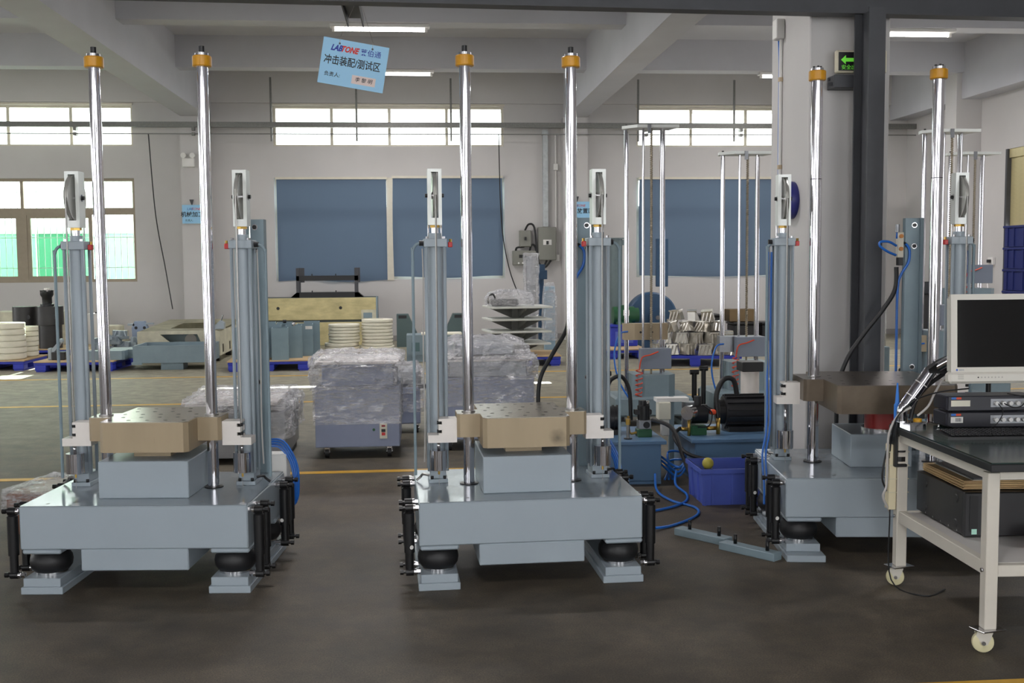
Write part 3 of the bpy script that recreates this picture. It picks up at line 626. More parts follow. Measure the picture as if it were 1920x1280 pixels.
        pcyl('piston_rod', chrome, lc, (X(cx),yc,1.855),(X(cx),yc,1.885),0.020,n=20); pcyl('lock_nut', brass, lc, (X(cx),yc,1.885),(X(cx),yc,1.899),0.030,n=6)
        for k in (-1,1): pcyl('guide_pin', chrome2, lc, (X(cx)+k*0.036,yc+0.02,1.82),(X(cx)+k*0.036,yc+0.02,1.90),0.0045,n=8)
        # pulley head
        bm = bm_new(); HA = D.get('pa',{}).get(s,0.0)
        ring_prism(bm,(-0.0385,0.0385,1.899,2.207),(-0.019,0.019,1.938,2.190),'Y',-0.042,0.042)
        ph = obj('pulley_housing', bm, alu_white, t, Matrix.Translation((X(cx),yc,0)) @ Matrix.Rotation(HA,4,'Z'))
        bm = bm_new(); lathe(bm,[(0.02,-0.008),(0.108,-0.008),(0.128,-0.012),(0.130,-0.009),(0.120,0.0),(0.130,0.009),(0.128,0.012),(0.108,0.008),(0.02,0.008)],(0,0,2.062),'X',40); obj('pulley_wheel', bm, mat('satin_pulley',(196,195,190),0.3,0.55), ph)
        pcyl('axle', black, ph, (-0.052,0,2.062),(0.052,0,2.062),0.011,n=12); pcyl('axle_bush', chrome, ph, (-0.0385,0,2.062),(0.0385,0,2.062),0.02,n=14)
        # pressure pipe
        po = hw-0.002
        ptube('oil_pipe', paint2, t, [(X(cx+0.064),yc,1.80),(X(po-0.05),yc,1.80),(X(po-0.018),yc,1.79),(X(po),yc,1.755),(X(po),yc,1.70),(X(po),yc,0.9),(X(po),yc-0.005,0.50)],0.0085,10,4)
        pcyl('pipe_nut', dark, lc, (X(cx+0.062),yc,1.80),(X(cx+0.088),yc,1.80),0.015,n=8)
        pbox('transport_plug', red, lc, X(cx)-s*0.083-0.012,X(cx)-s*0.083+0.012,yc-0.03,yc+0.0,1.776,1.806,0.003)
        pcyl('bleed_valve', brass, lc, (X(cx)-s*0.085,yc-0.015,1.806),(X(cx)-s*0.085,yc-0.015,1.822),0.008,n=8)
        ptube('signal_lead', cable_grey, lc, [(X(cx)+s*0.07,yc+0.04,1.77),(X(cx)+s*0.066,yc+0.065,1.6),(X(cx)+s*0.07,yc+0.065,1.2),(X(cx)+s*0.066,yc+0.065,0.8),(X(cx)+s*0.072,yc+0.065,0.56)],0.0045,6,4)
        ptube('drain_hose', cable_black if s > 0 else steel, t, [(X(cx+0.05),yc-0.02,0.50),(X(cx+0.085),yc-0.01,0.505),(X(hw-0.03),yc,0.49),(X(hw-0.005),yc,0.47)],0.007,8,5)
    # rear post
    qx, qy = D['qx'], D['qy']
    po = pbox('rear_post', paint2, t, qx-0.05,qx+0.03,qy-0.006,qy+0.006,0.4625,1.95)
    pbox('post_flange', paint2, po, qx+0.03,qx+0.05,qy-0.02,qy+0.05,0.4625,1.95); pbox('post_flange', paint2, po, qx-0.06,qx-0.05,qy-0.006,qy+0.05,0.4625,1.95)
    for z in (1.905,1.772,1.0): pcyl('post_bolt', black, po, (qx-0.005,qy-0.016,z),(qx-0.005,qy-0.006,z),0.0125,n=14)
    for z in (1.905,1.772,1.0): pcyl('post_washer', chrome2, po, (qx-0.004,qy-0.009,z),(qx-0.004,qy-0.006,z),0.017,n=14)
    # control box with a coil of blue air line behind the base
    bx = D.get('bx',hw-0.02)
    cb = pbox('control_box', white, t, bx-0.09,bx+0.03,yb+0.02,yb+0.14,0.28,0.56,0.006)
    for k in range(4): ptube('air_line_loop', blue_tube, cb, [(bx-0.10,yb+0.04+0.02*k,0.60+0.012*k),(bx-0.02+0.01*k,yb+0.05,0.60+0.012*k),(bx+0.05+0.012*k,yb+0.03,0.52),(bx+0.075+0.01*k,yb+0.01,0.40),(bx+0.06+0.008*k,yb+0.02,0.27),(bx-0.02,yb+0.04,0.22-0.01*k)],0.006,8,5)
    return t
def valve_set(t, x, y, z):
    v = pbox('valve_block', mat('valve_beige',(206,200,184),0.5), t, x-0.018,x+0.018,y-0.03,y+0.02,z-0.10,z+0.06,0.003)
    for dz in (0.035,-0.045): pcyl('valve_knob', mat('amber_knob',(190,120,40),0.4), v, (x,y-0.042,z+dz),(x,y-0.03,z+dz),0.013,n=14)
    pbox('valve_coil', dark, v, x-0.014,x+0.016,y-0.03,y+0.02,z-0.15,z-0.10,0.003); pcyl('elbow', black, v, (x+0.018,y-0.01,z-0.005),(x+0.036,y-0.01,z-0.012),0.008,n=8)
    ptube('air_hose', blue_tube, v, [(x+0.034,y-0.01,z-0.012),(x+0.06,y-0.01,z-0.05),(x+0.055,y-0.01,z-0.13),(x+0.01,y-0.008,z-0.21),(x-0.008,y-0.005,z-0.30),(x-0.010,y-0.005,z-0.6),(x-0.006,y,0.60)],0.0085,8,5)
    return v
DA = dict(hw=0.587,yf=-0.455,yb=0.44,cx=0.46,px=0.2915,pr=0.0305,cz=0.0,sx=0.235,s0=-0.272,s1=0.33,ex=0.36,ey=0.085,qx=0.46,qy=0.42)
D1 = dict(DA); D1.update(nameplate=True, stickers={1:(2,)}, sta=-0.3)
m1 = shock_machine('leftmost blue-grey shock test machine with a bronze carriage and chrome poles',(-1.437,6.125,0),math.radians(-5.0),D1)
def stained(src, p, r):
    m = src.copy(); m.name = 'oil_stained_bronze_plate'; nt = m.node_tree; L = nt.links; b = nt.nodes['Principled BSDF']; old = b.inputs['Base Color'].links[0].from_socket
    tc = nt.nodes.new('ShaderNodeTexCoord'); mp = nt.nodes.new('ShaderNodeVectorMath'); mp.operation = 'DISTANCE'; mp.inputs[1].default_value = p
    nz = nt.nodes.new('ShaderNodeTexNoise'); nz.inputs['Scale'].default_value = 22; L.new(tc.outputs['Object'], nz.inputs[0])
    L.new(tc.outputs['Object'], mp.inputs[0]); ad = nt.nodes.new('ShaderNodeMath'); ad.operation = 'MULTIPLY_ADD'; ad.inputs[1].default_value = r*0.8; L.new(nz.outputs['Fac'], ad.inputs[0]); L.new(mp.outputs['Value'], ad.inputs[2])
    mr = nt.nodes.new('ShaderNodeMapRange'); mr.inputs[1].default_value = r*0.5; mr.inputs[2].default_value = r*1.5; mr.inputs[3].default_value = 0.62; mr.inputs[4].default_value = 0.0; L.new(ad.outputs[0], mr.inputs[0])
    mx = nt.nodes.new('ShaderNodeMix'); mx.data_type = 'RGBA'; L.new(mr.outputs[0], mx.inputs[0]); L.new(old, mx.inputs[6]); mx.inputs[7].default_value = (*lin((40,36,30)),1); L.new(mx.outputs[2], b.inputs['Base Color']); return m
D2 = dict(DA); D2.update(stickers={-1:(0,)}, sta=0.5, cm=stained(bronze,(0.165,-0.272,0.752),0.045))
m2 = shock_machine('middle blue-grey shock test machine with a bronze carriage and chrome poles',(0.556,6.03,0),math.radians(1.9),D2)
D3 = dict(DA); D3.update(hw=0.625,yf=-0.51,yb=0.45,cx=0.53,px=0.357,pr=0.033,cz=0.118,sx=0.335,s0=-0.49,s1=0.30,ex=0.45,ey=0.16,qx=0.37,qy=0.42,cm=bronze2,ctm=mat('brown_ground_top',(108,98,88),0.3,0.7,0.08,7),multi=True,pulse_red=True,ax=0.18,ay0=-0.19,ft=0.08,stickers={-1:(0,2)},sta=0.3,lx=0.34)
m3 = shock_machine('right shock test machine with a dark brown carriage behind the computer bench',(2.735,6.38,0),math.radians(-7.0),D3)
# hoses and valves of the middle and right machine
v2 = valve_set(m2,0.375,0.40,1.80); ptube('air_hose', blue_tube, m2, [(0.375,0.40,1.86),(0.388,0.40,1.90),(0.37,0.40,1.96)],0.008,8,4)
ptube('feed_hose', cable_black, m2, [(0.36,0.44,1.42),(0.345,0.50,1.28),(0.27,0.56,1.13),(0.20,0.60,0.98),(0.185,0.60,0.80),(0.20,0.58,0.55)],0.013,10,6)
ptube('air_hose', blue_tube, m2, [(0.372,0.38,1.55),(0.366,0.38,1.0),(0.372,0.38,0.66),(0.366,0.38,0.50)],0.008,8,5)
v3 = valve_set(m3,0.272,0.41,1.80); pcyl('filter_cup', alu_dark, v3, (0.255,0.40,1.86),(0.255,0.40,1.91),0.014,n=12)
ptube('air_hose', blue_tube, m3, [(0.255,0.40,1.86),(0.253,0.40,1.82)],0.008,8,0)
ptube('air_hose', blue_tube, m3, [(0.25,0.40,1.775),(0.20,0.39,1.80),(0.145,0.38,1.80),(0.14,0.38,1.775),(0.19,0.39,1.74),(0.248,0.40,1.715)],0.008,8,5)
ptube('feed_hose', cable_black, m3, [(0.255,0.41,1.64),(0.25,0.41,1.5),(0.18,0.42,1.37),(0.05,0.42,1.20),(-0.05,0.42,1.04),(-0.10,0.42,0.85),(-0.11,0.42,0.5)],0.014,10,6)
for dx in (-0.012,0.008): ptube('air_hose', blue_tube, m3, [(-0.605+dx,0.10,1.74),(-0.606+dx,0.11,1.2),(-0.612+dx,0.06,0.7),(-0.645+dx,0.02,0.5),(-0.64+dx,-0.02,0.32),(-0.655+dx,-0.10,0.22)],0.0065,8,5)
ptube('air_hose', blue_tube, m3, [(0.60,0.12,1.74),(0.606,0.12,1.2),(0.60,0.12,0.56)],0.008,8,4)
# loose clamp bars with bolts on the floor beside the right machine
for k, (x, y, lab) in enumerate(((1.70,6.42,'blue-grey steel bar with upright bolts lying by the blue crate'),(1.88,6.06,'blue-grey steel bar with upright bolts nearest the right machine foot'))):
    c = thing('clamp_bar', lab, 'steel bar', (x,y,0), math.radians(-52), 'loose clamp bars'); pbox('bar', paint2, c,-0.19,0.19,-0.04,0.04,0,0.045,0.003)
    for dx in (-0.10,0.12): pcyl('stud', black, c,(dx,0,0.045),(dx,0,0.10),0.011,n=10)
# ================================================================ things further back in the hall
ORD = ['topmost','second from top','third from top','fourth from top','fifth from top','sixth from top','seventh from top','eighth from top','ninth from top','tenth from top']
def b_pallet(bm,w,d,h):
    box(bm,-w/2,w/2,0,d,h-0.045,h,0.006)
def pallet(x,y,w,d,rz,label,ply_label,h=0.15):
    t = thing('pallet', label, 'pallet', (x,y,0), rz, 'blue plastic pallets on the hall floor')
    pbox('deck', pallet_blue, t,-w/2,w/2,0,d,h-0.045,h,0.006)
    for i in (-1,0,1):
        pbox('skid', pallet_blue, t, i*(w/2-0.09)-0.07,i*(w/2-0.09)+0.07,0.01,d-0.01,0,0.022)
        for j in range(3): pbox('foot', pallet_blue, t, i*(w/2-0.09)-0.085,i*(w/2-0.09)+0.085,0.0+j*(d-0.19)/2,0.19+j*(d-0.19)/2,0.022,h-0.045,0.006)
    if ply_label:
        s = thing('plywood_sheet', ply_label, 'board', (x,y,h), rz); pbox('sheet', ply, s,-w/2-0.01,w/2+0.01,-0.01,d+0.01,0,0.018)
    return t
pallet(-6.95,18.05,1.25,1.1,0,'blue plastic pallet at the left edge under the cream rings','plywood sheet under the two stacks of cream rings at the left edge')
pallet(-5.45,17.72,1.22,1.15,math.radians(-2),'blue plastic pallet with grey slabs behind the left machine','plywood sheet under the grey slabs behind the left machine')
pallet(-6.6,20.35,1.25,1.1,0,'blue plastic pallet under the black drums','plywood sheet under the black drums')
pallet(-5.35,19.45,1.15,1.1,0,'blue plastic pallet under the heap of grey castings','plywood sheet under the heap of grey castings')
pallet(-2.36,17.30,1.25,1.55,math.radians(3),'blue plastic pallet carrying the grey box channels','plywood sheet under the grey box channels')
pallet(-1.05,18.15,1.22,1.25,0,'blue plastic pallet under the two tall columns of cream rings','plywood sheet under the two tall columns of cream rings')
pallet(1.72,17.45,1.1,1.1,0,'blue plastic pallet under the stacked cross pedestals','plywood sheet under the stacked cross pedestals')
pallet(3.30,18.45,1.2,1.1,0,'blue plastic pallet under the blue motor','plywood sheet under the blue motor')
# cream rings in stacks
def ring_mesh(r,h,hole):
    bm = bm_new(); lathe(bm,[(hole,0.002),(r-0.03,0.001),(r-0.03,0.013),(r,0.015),(r,h-0.006),(r-0.006,h),(hole,h),(hole,0.002)],n=32); return bm
def ring_stack(x,y,z,r,h,n,where,names=None,jit=0.006):
    first = None
    for k in range(n):
        lab = 'cream coated steel ring, %s in %s'%(ORD[n-1-k],where)
        if first is None: o = obj('coated_ring', ring_mesh(r,h,r*0.42), cream); first = o
        else: o = first.copy(); COL.objects.link(o)
        o.location = (x+random.uniform(-jit,jit),y+random.uniform(-jit,jit),z+k*h); tag(o,lab,'ring','cream rings stacked on pallets')
ring_stack(-6.68,18.36,0.168,0.285,0.098,6,'the wide stack at the left edge')
ring_stack(-6.60,18.88,0.168,0.225,0.083,6,'the narrower stack at the left edge')
ring_stack(-1.30,18.50,0.168,0.285,0.060,3,'the lower left pile behind the wrapped cart')
ring_stack(-1.26,18.52,0.168+0.18,0.262,0.052,6,'the upper left column behind the wrapped cart')
ring_stack(-0.70,18.50,0.168,0.285,0.060,2,'the lower right pile behind the wrapped cart')
ring_stack(-0.71,18.52,0.168+0.12,0.262,0.056,8,'the upper right column behind the wrapped cart')
# grey slabs on the second pallet
for k in range(3):
    s = thing('steel_slab', 'blue-grey steel slab, %s of three on the pallet behind the left machine'%('nearest','middle','farthest')[k],'slab',(-5.00+0.14*k,17.85+0.26*k,0.168),0,'grey slabs on the pallet'); bm = bm_new()
    prism(bm,[(-0.34,0),(0.26,0),(0.30,0.03),(0.30,0.22),(-0.34,0.22)],'Z',0,0.145); obj('slab', bm, paint2, s)
vs = thing('bench_vise','small blue-grey vise with a dark body on the left pallet','vise',(-5.78,18.05,0.168)); pbox('body', dark, vs,-0.09,0.12,-0.08,0.08,0,0.13,0.01); pbox('jaw', paint, vs,-0.15,-0.09,-0.06,0.06,0,0.19,0.01)
bm = bm_new(); prism(bm,[(-0.12,0.14),(0.02,0.30),(0.06,0.28),(-0.06,0.12)],'Y',-0.05,0.05); obj('slant_jaw', bm, paint, vs); pcyl('knob', paint, vs,(0.04,-0.05,0.30),(0.04,0.05,0.30),0.04,n=14)
# black drums and bottle-neck part
for k,(x,y,r,h,lab) in enumerate(((-7.22,20.75,0.21,0.76,'black steel drum on the pallet, left of the pair'),(-6.73,20.62,0.235,0.765,'black steel drum carrying a flanged black neck'))):
    d = thing('steel_drum', lab, 'drum', (x,y,0.168), 0, 'black drums by the left window'); bm = bm_new(); lathe(bm,[(0.0,0),(r*0.86,0),(r*0.86,h*0.55),(r,h*0.56),(r,h*0.985),(r*0.98,h),(0,h)],n=28); obj('shell', bm, mat('drum_black',(44,42,42),0.45,0,0.15,6), d)
    pcyl('port', dark, d,(r*0.55,-r*0.86,h*0.75),(r*0.55,-r*0.78,h*0.75),0.04,n=14)
nk = thing('flanged_neck','black cast neck with a castellated flange standing on a drum','casting',(-6.77,20.62,0.933)); bm = bm_new(); lathe(bm,[(0,0),(0.12,0),(0.12,0.04),(0.085,0.05),(0.085,0.16),(0.115,0.21),(0.115,0.27),(0.05,0.27),(0.05,0.20),(0,0.20)],n=22); obj('neck', bm, black, nk)
pcyl('plug', alu, nk,(0.01,0,0.20),(0.01,0,0.30),0.04,n=14); pcyl('plug_cap', alu, nk,(0.01,0,0.30),(0.01,0,0.33),0.055,n=14)
for k in range(8): pbox('lug', black, nk,0.10*math.cos(k*PI/4)-0.018,0.10*math.cos(k*PI/4)+0.018,0.10*math.sin(k*PI/4)-0.018,0.10*math.sin(k*PI/4)+0.018,0.27,0.292)
bx = thing('beige_block','long pale beige weathered block behind the rings at the left edge','block',(-7.35,21.75,0)); pbox('block', beige_grey, bx,-0.75,0.62,-0.2,0.4,0.0,0.80,0.01)
for x in (-0.1,0.14,0.33): pcyl('groove', cream, bx,(x,-0.2,0.02),(x,-0.2,0.78),0.05,n=12)
wb = thing('white_box','tall narrow white box standing behind the left chrome pole','box',(-6.2,21.7,0)); pbox('body', white, wb,-0.15,0.15,-0.15,0.15,0,0.74,0.01); pbox('lid', white, wb,-0.155,0.155,-0.155,0.155,0.70,0.745,0.006)
for k in range(3): pcyl('knob', red if k==0 else dark, wb,(-0.1+k*0.08,0,0.745),(-0.1+k*0.08,0,0.77),0.02,n=8)
# heap of grey castings
def casting_mesh(kind):
    bm = bm_new()
    if kind == 0:
        prism(bm,[(-0.09,-0.06),(0.09,-0.06),(0.09,0.06),(-0.09,0.06)],'Z',0,0.045); box(bm,-0.03,0.03,-0.06,0.06,0.045,0.12); prism(bm,[(-0.09,0.045),(-0.03,0.12),(-0.03,0.045)],'Y',-0.01,0.01); prism(bm,[(0.09,0.045),(0.03,0.045),(0.03,0.12)],'Y',-0.01,0.01)
    else:
        # finned shoe: sloping body with three slanted ribs
        prism(bm,[(-0.11,0.0),(0.11,0.0),(0.08,0.15),(-0.08,0.15)],'Y',-0.05,0.07)
        for k in (-1,0,1): prism(bm,[(k*0.06-0.012,-0.05),(k*0.06+0.012,-0.05),(k*0.06+0.012,-0.10),(k*0.06-0.012,-0.10)],'Z',0.0,0.02); 
        for k in (-1,0,1):
            v = prism(bm,[(-0.05,0.02),(-0.12,0.0),(-0.10,0.05),(-0.05,0.17)],'X',k*0.06-0.010,k*0.06+0.010)
            bmesh.ops.transform(bm, matrix=Matrix.Shear('XY',4,(0.0,0.28)) if False else Matrix.Identity(4), verts=v)
            for q in v: q.co.x += (q.co.z-0.08)*0.30
        box(bm,-0.09,0.09,-0.07,0.08,0.15,0.168)
    bmesh.ops.recalc_face_normals(bm, faces=bm.faces[:]); me = bpy.data.meshes.new('casting'); bm.to_mesh(me); bm.free(); return me
cm0 = casting_mesh(0); cm0.materials.append(mat('grey_casting',(140,152,160),0.45,0.1,0.1,8))
n = 0
for layer,(cnt,z,w) in enumerate(((9,0.168,0.48),(6,0.24,0.36),(3,0.34,0.22))):
    for k in range(cnt):
        o = bpy.data.objects.new('grey_casting', cm0); COL.objects.link(o)
        o.location = (-5.30+random.uniform(-w,w),19.72+(k%3)*0.24+random.uniform(-0.05,0.05),z+0.01+random.uniform(0,0.02)); o.rotation_euler = (random.uniform(-0.12,0.12),random.uniform(-0.15,0.15),random.uniform(0,6.28)); o.scale = (1.15,1.15,1.15)
        tag(o,'small blue-grey bracket casting heaped behind the left machine','casting','heap of grey bracket castings'); n += 1
cb = thing('casting_block','pale speckled casting block behind the heap of grey brackets','casting',(-5.72,21.0,0)); pbox('block', beige_grey, cb,-0.18,0.16,-0.15,0.2,0,0.55,0.02); pbox('flange', beige_grey, cb,0.14,0.26,-0.12,0.1,0.1,0.45,0.01); pcyl('bore', black, cb,(0.20,-0.125,0.34),(0.20,-0.12,0.34),0.05,n=14)
bb = thing('motor_bracket','blue-grey bracket plate with four holes beside the weathered frame','bracket',(-5.12,20.6,0)); bm = bm_new(); prism(bm,[(-0.13,0),(0.14,0),(0.15,0.50),(0.08,0.64),(-0.10,0.64),(-0.15,0.52)],'Y',-0.03,0.09); obj('plate', bm, mat('bracket_blue_grey',(140,156,180),0.45), bb)
for x,z in ((-0.07,0.52),(0.08,0.52),(-0.06,0.32),(0.01,0.42)): pcyl('hole', black, bb,(x,-0.034,z),(x,-0.03,z),0.028 if x!=0.01 else 0.042,n=14)
pbox('tab', paint, bb,-0.22,-0.10,-0.03,0.05,0.56,0.60); pbox('tab', paint, bb,0.1,0.24,-0.03,0.05,0.58,0.61)
# weathered frame and grey tray in front of it
fr = thing('welded_frame','large weathered putty-coloured frame with an angular opening','machine base',(-4.02,19.0,0)); bm = bm_new()
O = [(-0.78,0.30),(0.58,0.18),(0.56,0.66),(-0.78,0.66)]
outer = [(-0.78,0.16),(0.58,0.16),(0.58,0.66),(-0.78,0.66)]; hole = [(-0.22,0.36),(0.38,0.36),(0.38,0.60),(-0.42,0.60)]
# front plate with opening, built as four pieces around the hole
prism(bm,[(-0.72,0.14),(0.58,0.14),(0.58,0.30),(-0.16,0.30),(-0.38,0.49),(-0.38,0.55),(-0.72,0.55)],'Y',0,0.04); prism(bm,[(0.32,0.30),(0.58,0.30),(0.58,0.55),(0.24,0.55),(0.24,0.49)],'Y',0,0.04); prism(bm,[(-0.38,0.49),(0.24,0.49),(0.24,0.55),(-0.38,0.55)],'Y',0,0.04)
obj('front_plate', bm, beige_grey, fr)
bm = bm_new()
# sloping top deck with a rectangular opening, rising to the back
def top_strip(x0,x1,y0,y1):
    z = lambda y: 0.55+0.08*y/2.3
    v = [bm.verts.new(p) for p in ((x0,y0,z(y0)),(x1,y0,z(y0)),(x1,y1,z(y1)),(x0,y1,z(y1)))]; f = bm.faces.new(v)
for a in ((-0.72,0.62,0,0.45),(-0.72,-0.30,0.45,1.5),(0.35,0.62,0.45,1.5),(-0.72,0.62,1.5,2.3)): top_strip(*a)
bmesh.ops.solidify(bm, geom=bm.faces[:], thickness=0.03); obj('top_deck', bm, beige_grey, fr)
pbox('inner_wall', paint2, fr,-0.68,0.55,0.40,0.43,0.15,0.53); bm = bm_new(); lathe(bm,[(0.10,0.385),(0.10,0.397),(0.0,0.397)],(0.05,0,0.37),'Y',24); obj('round_opening', bm, wall_m, fr)
pbox('side_plate', beige_grey, fr,0.58,0.62,0.0,2.3,0.12,0.54); pbox('side_plate', beige_grey, fr,-0.76,-0.72,0.0,2.3,0.12,0.54); pbox('rear_plate', beige_grey, fr,-0.72,0.58,2.26,2.3,0.1,0.60)
for y in (0.22,0.9): pbox('slot', black, fr,0.619,0.622,y,y+0.12,0.16,0.30)
for y in (0.3,1.5):
    for x in (-0.6,0.5): pcyl('roller', dark, fr,(x-0.05,y,0.06),(x+0.05,y,0.06),0.06,n=16)
cl2 = thing('steel_clevis','small blue-grey clevis lying on the weathered frame','bracket',(-3.50,19.25,0.562)); bm = bm_new(); prism(bm,[(-0.16,0),(0.14,0),(0.14,0.10),(0.08,0.15),(-0.02,0.06),(-0.16,0.05)],'Y',-0.08,0.08); obj('body', bm, paint, cl2); pcyl('pin', chrome2, cl2,(0.08,0,0.13),(0.12,0,0.24),0.012,n=8)
ty = thing('steel_tray','open blue-grey steel tray standing on a block','tray',(-3.93,17.78,0)); pbox('support_block', paint2, ty,-0.20,0.15,0.05,0.4,0,0.115)
pbox('floor_plate', paint2, ty,-0.62,0.58,0,0.85,0.115,0.15); pbox('front_wall', paint2, ty,-0.62,0.58,0,0.03,0.15,0.39); pbox('rear_wall', paint2, ty,-0.62,0.58,0.82,0.85,0.15,0.39); pbox('side_wall', paint2, ty,-0.62,-0.59,0.03,0.82,0.15,0.39); pbox('side_wall', paint2, ty,0.55,0.58,0.03,0.82,0.15,0.39)
pbox('lip', paint2, ty,-0.64,-0.48,-0.02,0.02,0.09,0.13)
# grey box channels on the pallet
ch_m = mat('channel_grey',(124,146,156),0.45,0,0.08,4)
where = ['nearest of the right row','second of the right row','third of the right row','farthest of the right row','nearest of the middle row','second of the middle row','farthest of the middle row','nearest of the left row','second of the left row','farthest of the left row']
pos = [(-2.20,17.52,0.50),(-2.02,17.86,0.52),(-1.88,18.20,0.52),(-1.80,18.56,0.54),(-2.52,17.62,0.50),(-2.36,17.98,0.52),(-2.22,18.34,0.54),(-2.80,17.75,0.50),(-2.66,18.12,0.52),(-2.52,18.50,0.54)]
for k,(x,y,h) in enumerate(pos):
    c = thing('box_channel','upright blue-grey steel box channel on the pallet, %s'%where[k],'channel',(x,y,0.168),math.radians(5),'grey box channels'); bm = bm_new()
    ring_prism(bm,(-0.13,0.13,-0.15,0.15),(-0.116,0.116,-0.136,0.136),'Z',0,h); obj('shell', bm, ch_m, c)
    pbox('slot', black, c,0.1298,0.131,-0.03,0.0,h*0.45,h*0.66)
    if k in (1,6): pcyl('knob', dark if k==6 else chrome2, c,(0,-0.143,h),(0,-0.143,h+0.05),0.03,n=10)
    if k == 2: pbox('paper_tag', white, c,0.01,0.12,-0.154,-0.15,h-0.08,h-0.03)
# long beige panel and black rack at the wall
pn = thing('long_beige_panel','long beige coated machine panel with two round holes by the wall','panel',(-2.0,22.55,0)); pbox('panel', beige, pn,-1.35,1.12,0,0.05,0.52,0.97,0.006)
pbox('panel', beige, pn,-1.35,1.12,0,0.05,0.0,0.47,0.006); pbox('side_return', paint2, pn,1.12,1.15,0.0,0.5,0.45,0.98); pbox('rear_case', mat('panel_shadow_grey',(96,104,104),0.6), pn,-1.35,1.12,0.05,0.5,0.0,0.98); pbox('end_patch', beige_grey, pn,0.82,1.12,-0.004,0.0,0.52,0.72); pbox('recess', paint2, pn,0.86,1.04,-0.008,-0.004,0.55,0.66)
for x,z in ((-0.86,0.765),(0.40,0.765)): pcyl('round_hole', black, pn,(x,-0.004,z),(x,0.0,z),0.032,n=18)
rk = thing('black_rack','black angle steel rack standing on the beige panel','rack',(-1.87,22.75,0.98)); 
for z in (0.0,0.34):
    for y in (-0.14,0.14): pbox('shelf_rail', black, rk,-0.62,0.62,y-0.02,y+0.02,z,z+0.10)
    bm = bm_new(); prism(bm,[(-0.62,0.0),(-0.62,0.10),(-0.74,0.0)],'Y',-0.14,0.14); obj('end_gusset', bm, black, rk); bm = bm_new(); prism(bm,[(0.62,0.0),(0.74,0.0),(0.62,0.10)],'Y',-0.14,0.14); obj('end_gusset', bm, black, rk)
    for x in (-0.3,0.18): pcyl('stud', black, rk,(x,-0.14,z+0.10),(x,-0.14,z+0.14),0.012,n=6)
for x in (-0.60,0.58):
    for y in (-0.14,0.14): pbox('upright', steel_dark, rk,x-0.02,x+0.04,y-0.02,y+0.02,0,0.60)
    pbox('end_plate', steel_dark, rk,x-0.02,x+0.12 if x<0 else x+0.08,0.14,0.15,0.3,0.6)
# dark triangular brackets and the mid tray
for x,flip,lab in ((-0.33,1,'dark green-grey triangular bracket left of the middle machine cylinder'),(0.78,-1,'dark green-grey triangular bracket right of the middle machine cylinder')):
    t = thing('triangular_bracket', lab, 'bracket', (x,21.8,0), 0, 'triangular brackets by the wall'); bm = bm_new(); prism(bm,[(flip*-0.12,0.0),(flip*0.34,0.0),(flip*0.28,0.28),(flip*0.11,0.65),(flip*-0.12,0.65)],'Y',0,0.35); obj('plate', bm, mat('bracket_green_grey',(82,100,100),0.5), t); pbox('recess', dark, t,-0.08,0.08,-0.004,0.0,0.57,0.63)
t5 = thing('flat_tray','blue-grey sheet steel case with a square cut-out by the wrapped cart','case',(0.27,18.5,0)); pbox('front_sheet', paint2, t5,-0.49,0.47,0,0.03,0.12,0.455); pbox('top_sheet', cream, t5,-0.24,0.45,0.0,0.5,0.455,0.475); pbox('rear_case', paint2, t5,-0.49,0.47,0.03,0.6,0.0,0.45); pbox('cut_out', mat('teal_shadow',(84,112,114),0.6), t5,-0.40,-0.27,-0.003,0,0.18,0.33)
# stacked cross pedestals
ped_top = mat('pedestal_top_grey',(214,216,210),0.4,0.1,0.05,6)
for k in range(4):
    z = 0.168+k*0.198
    p = thing('cross_pedestal','grey cross-ribbed pedestal plate, %s of four on the pallet'%ORD[3-k],'pedestal',(1.58+0.01*k,17.95,z),math.radians(8),'stacked cross pedestals')
    pbox('top_plate', ped_top, p,-0.50,0.50,-0.42,0.42,0.165,0.196,0.004)
    for a in range(4):
        bm = bm_new(); prism(bm,[(0.02,0.0),(0.10,0.0),(0.46,0.155),(0.46,0.165),(0.02,0.165)],'Y',-0.014,0.014); o = obj('rib', bm, mat('pedestal_rib',(92,92,88),0.5), p); o.rotation_euler.z = a*PI/2+PI/4*0+0.1
    pbox('hub', mat('pedestal_rib',(92,92,88),0.5), p,-0.10,0.10,-0.10,0.10,0,0.165)
def crumple(bm, x0,x1,y0,y1,z0,z1, seg=0.06, amp=0.02, seed=1, round_=0.0, open_bottom=True):
    rnd = random.Random(seed); nx = max(3,int((x1-x0)/seg)); ny = max(3,int((y1-y0)/seg)); nz = max(3,int((z1-z0)/seg)); V = {}
    def P(i,j,k):
        if (i,j,k) not in V:
            x = x0+(x1-x0)*i/nx; y = y0+(y1-y0)*j/ny; z = z0+(z1-z0)*k/nz
            if round_ and k > nz*0.6:
                f = ((k/nz)-0.6)/0.4; x += ((x0+x1)/2-x)*round_*f*f; y += ((y0+y1)/2-y)*round_*f*f
            V[(i,j,k)] = bm.verts.new((x+rnd.uniform(-amp,amp),y+rnd.uniform(-amp,amp),z+(rnd.uniform(-amp,amp) if k else 0)))
        return V[(i,j,k)]
    def F(*a): bm.faces.new(a).smooth = False
    for i in range(nx):
        for k in range(nz): F(P(i,0,k),P(i+1,0,k),P(i+1,0,k+1),P(i,0,k+1)); F(P(i,ny,k),P(i,ny,k+1),P(i+1,ny,k+1),P(i+1,ny,k))
        for j in range(ny): F(P(i,j,nz),P(i+1,j,nz),P(i+1,j+1,nz),P(i,j+1,nz))
    for j in range(ny):
        for k in range(nz): F(P(0,j,k),P(0,j,k+1),P(0,j+1,k+1),P(0,j+1,k)); F(P(nx,j,k),P(nx,j+1,k),P(nx,j+1,k+1),P(nx,j,k+1))
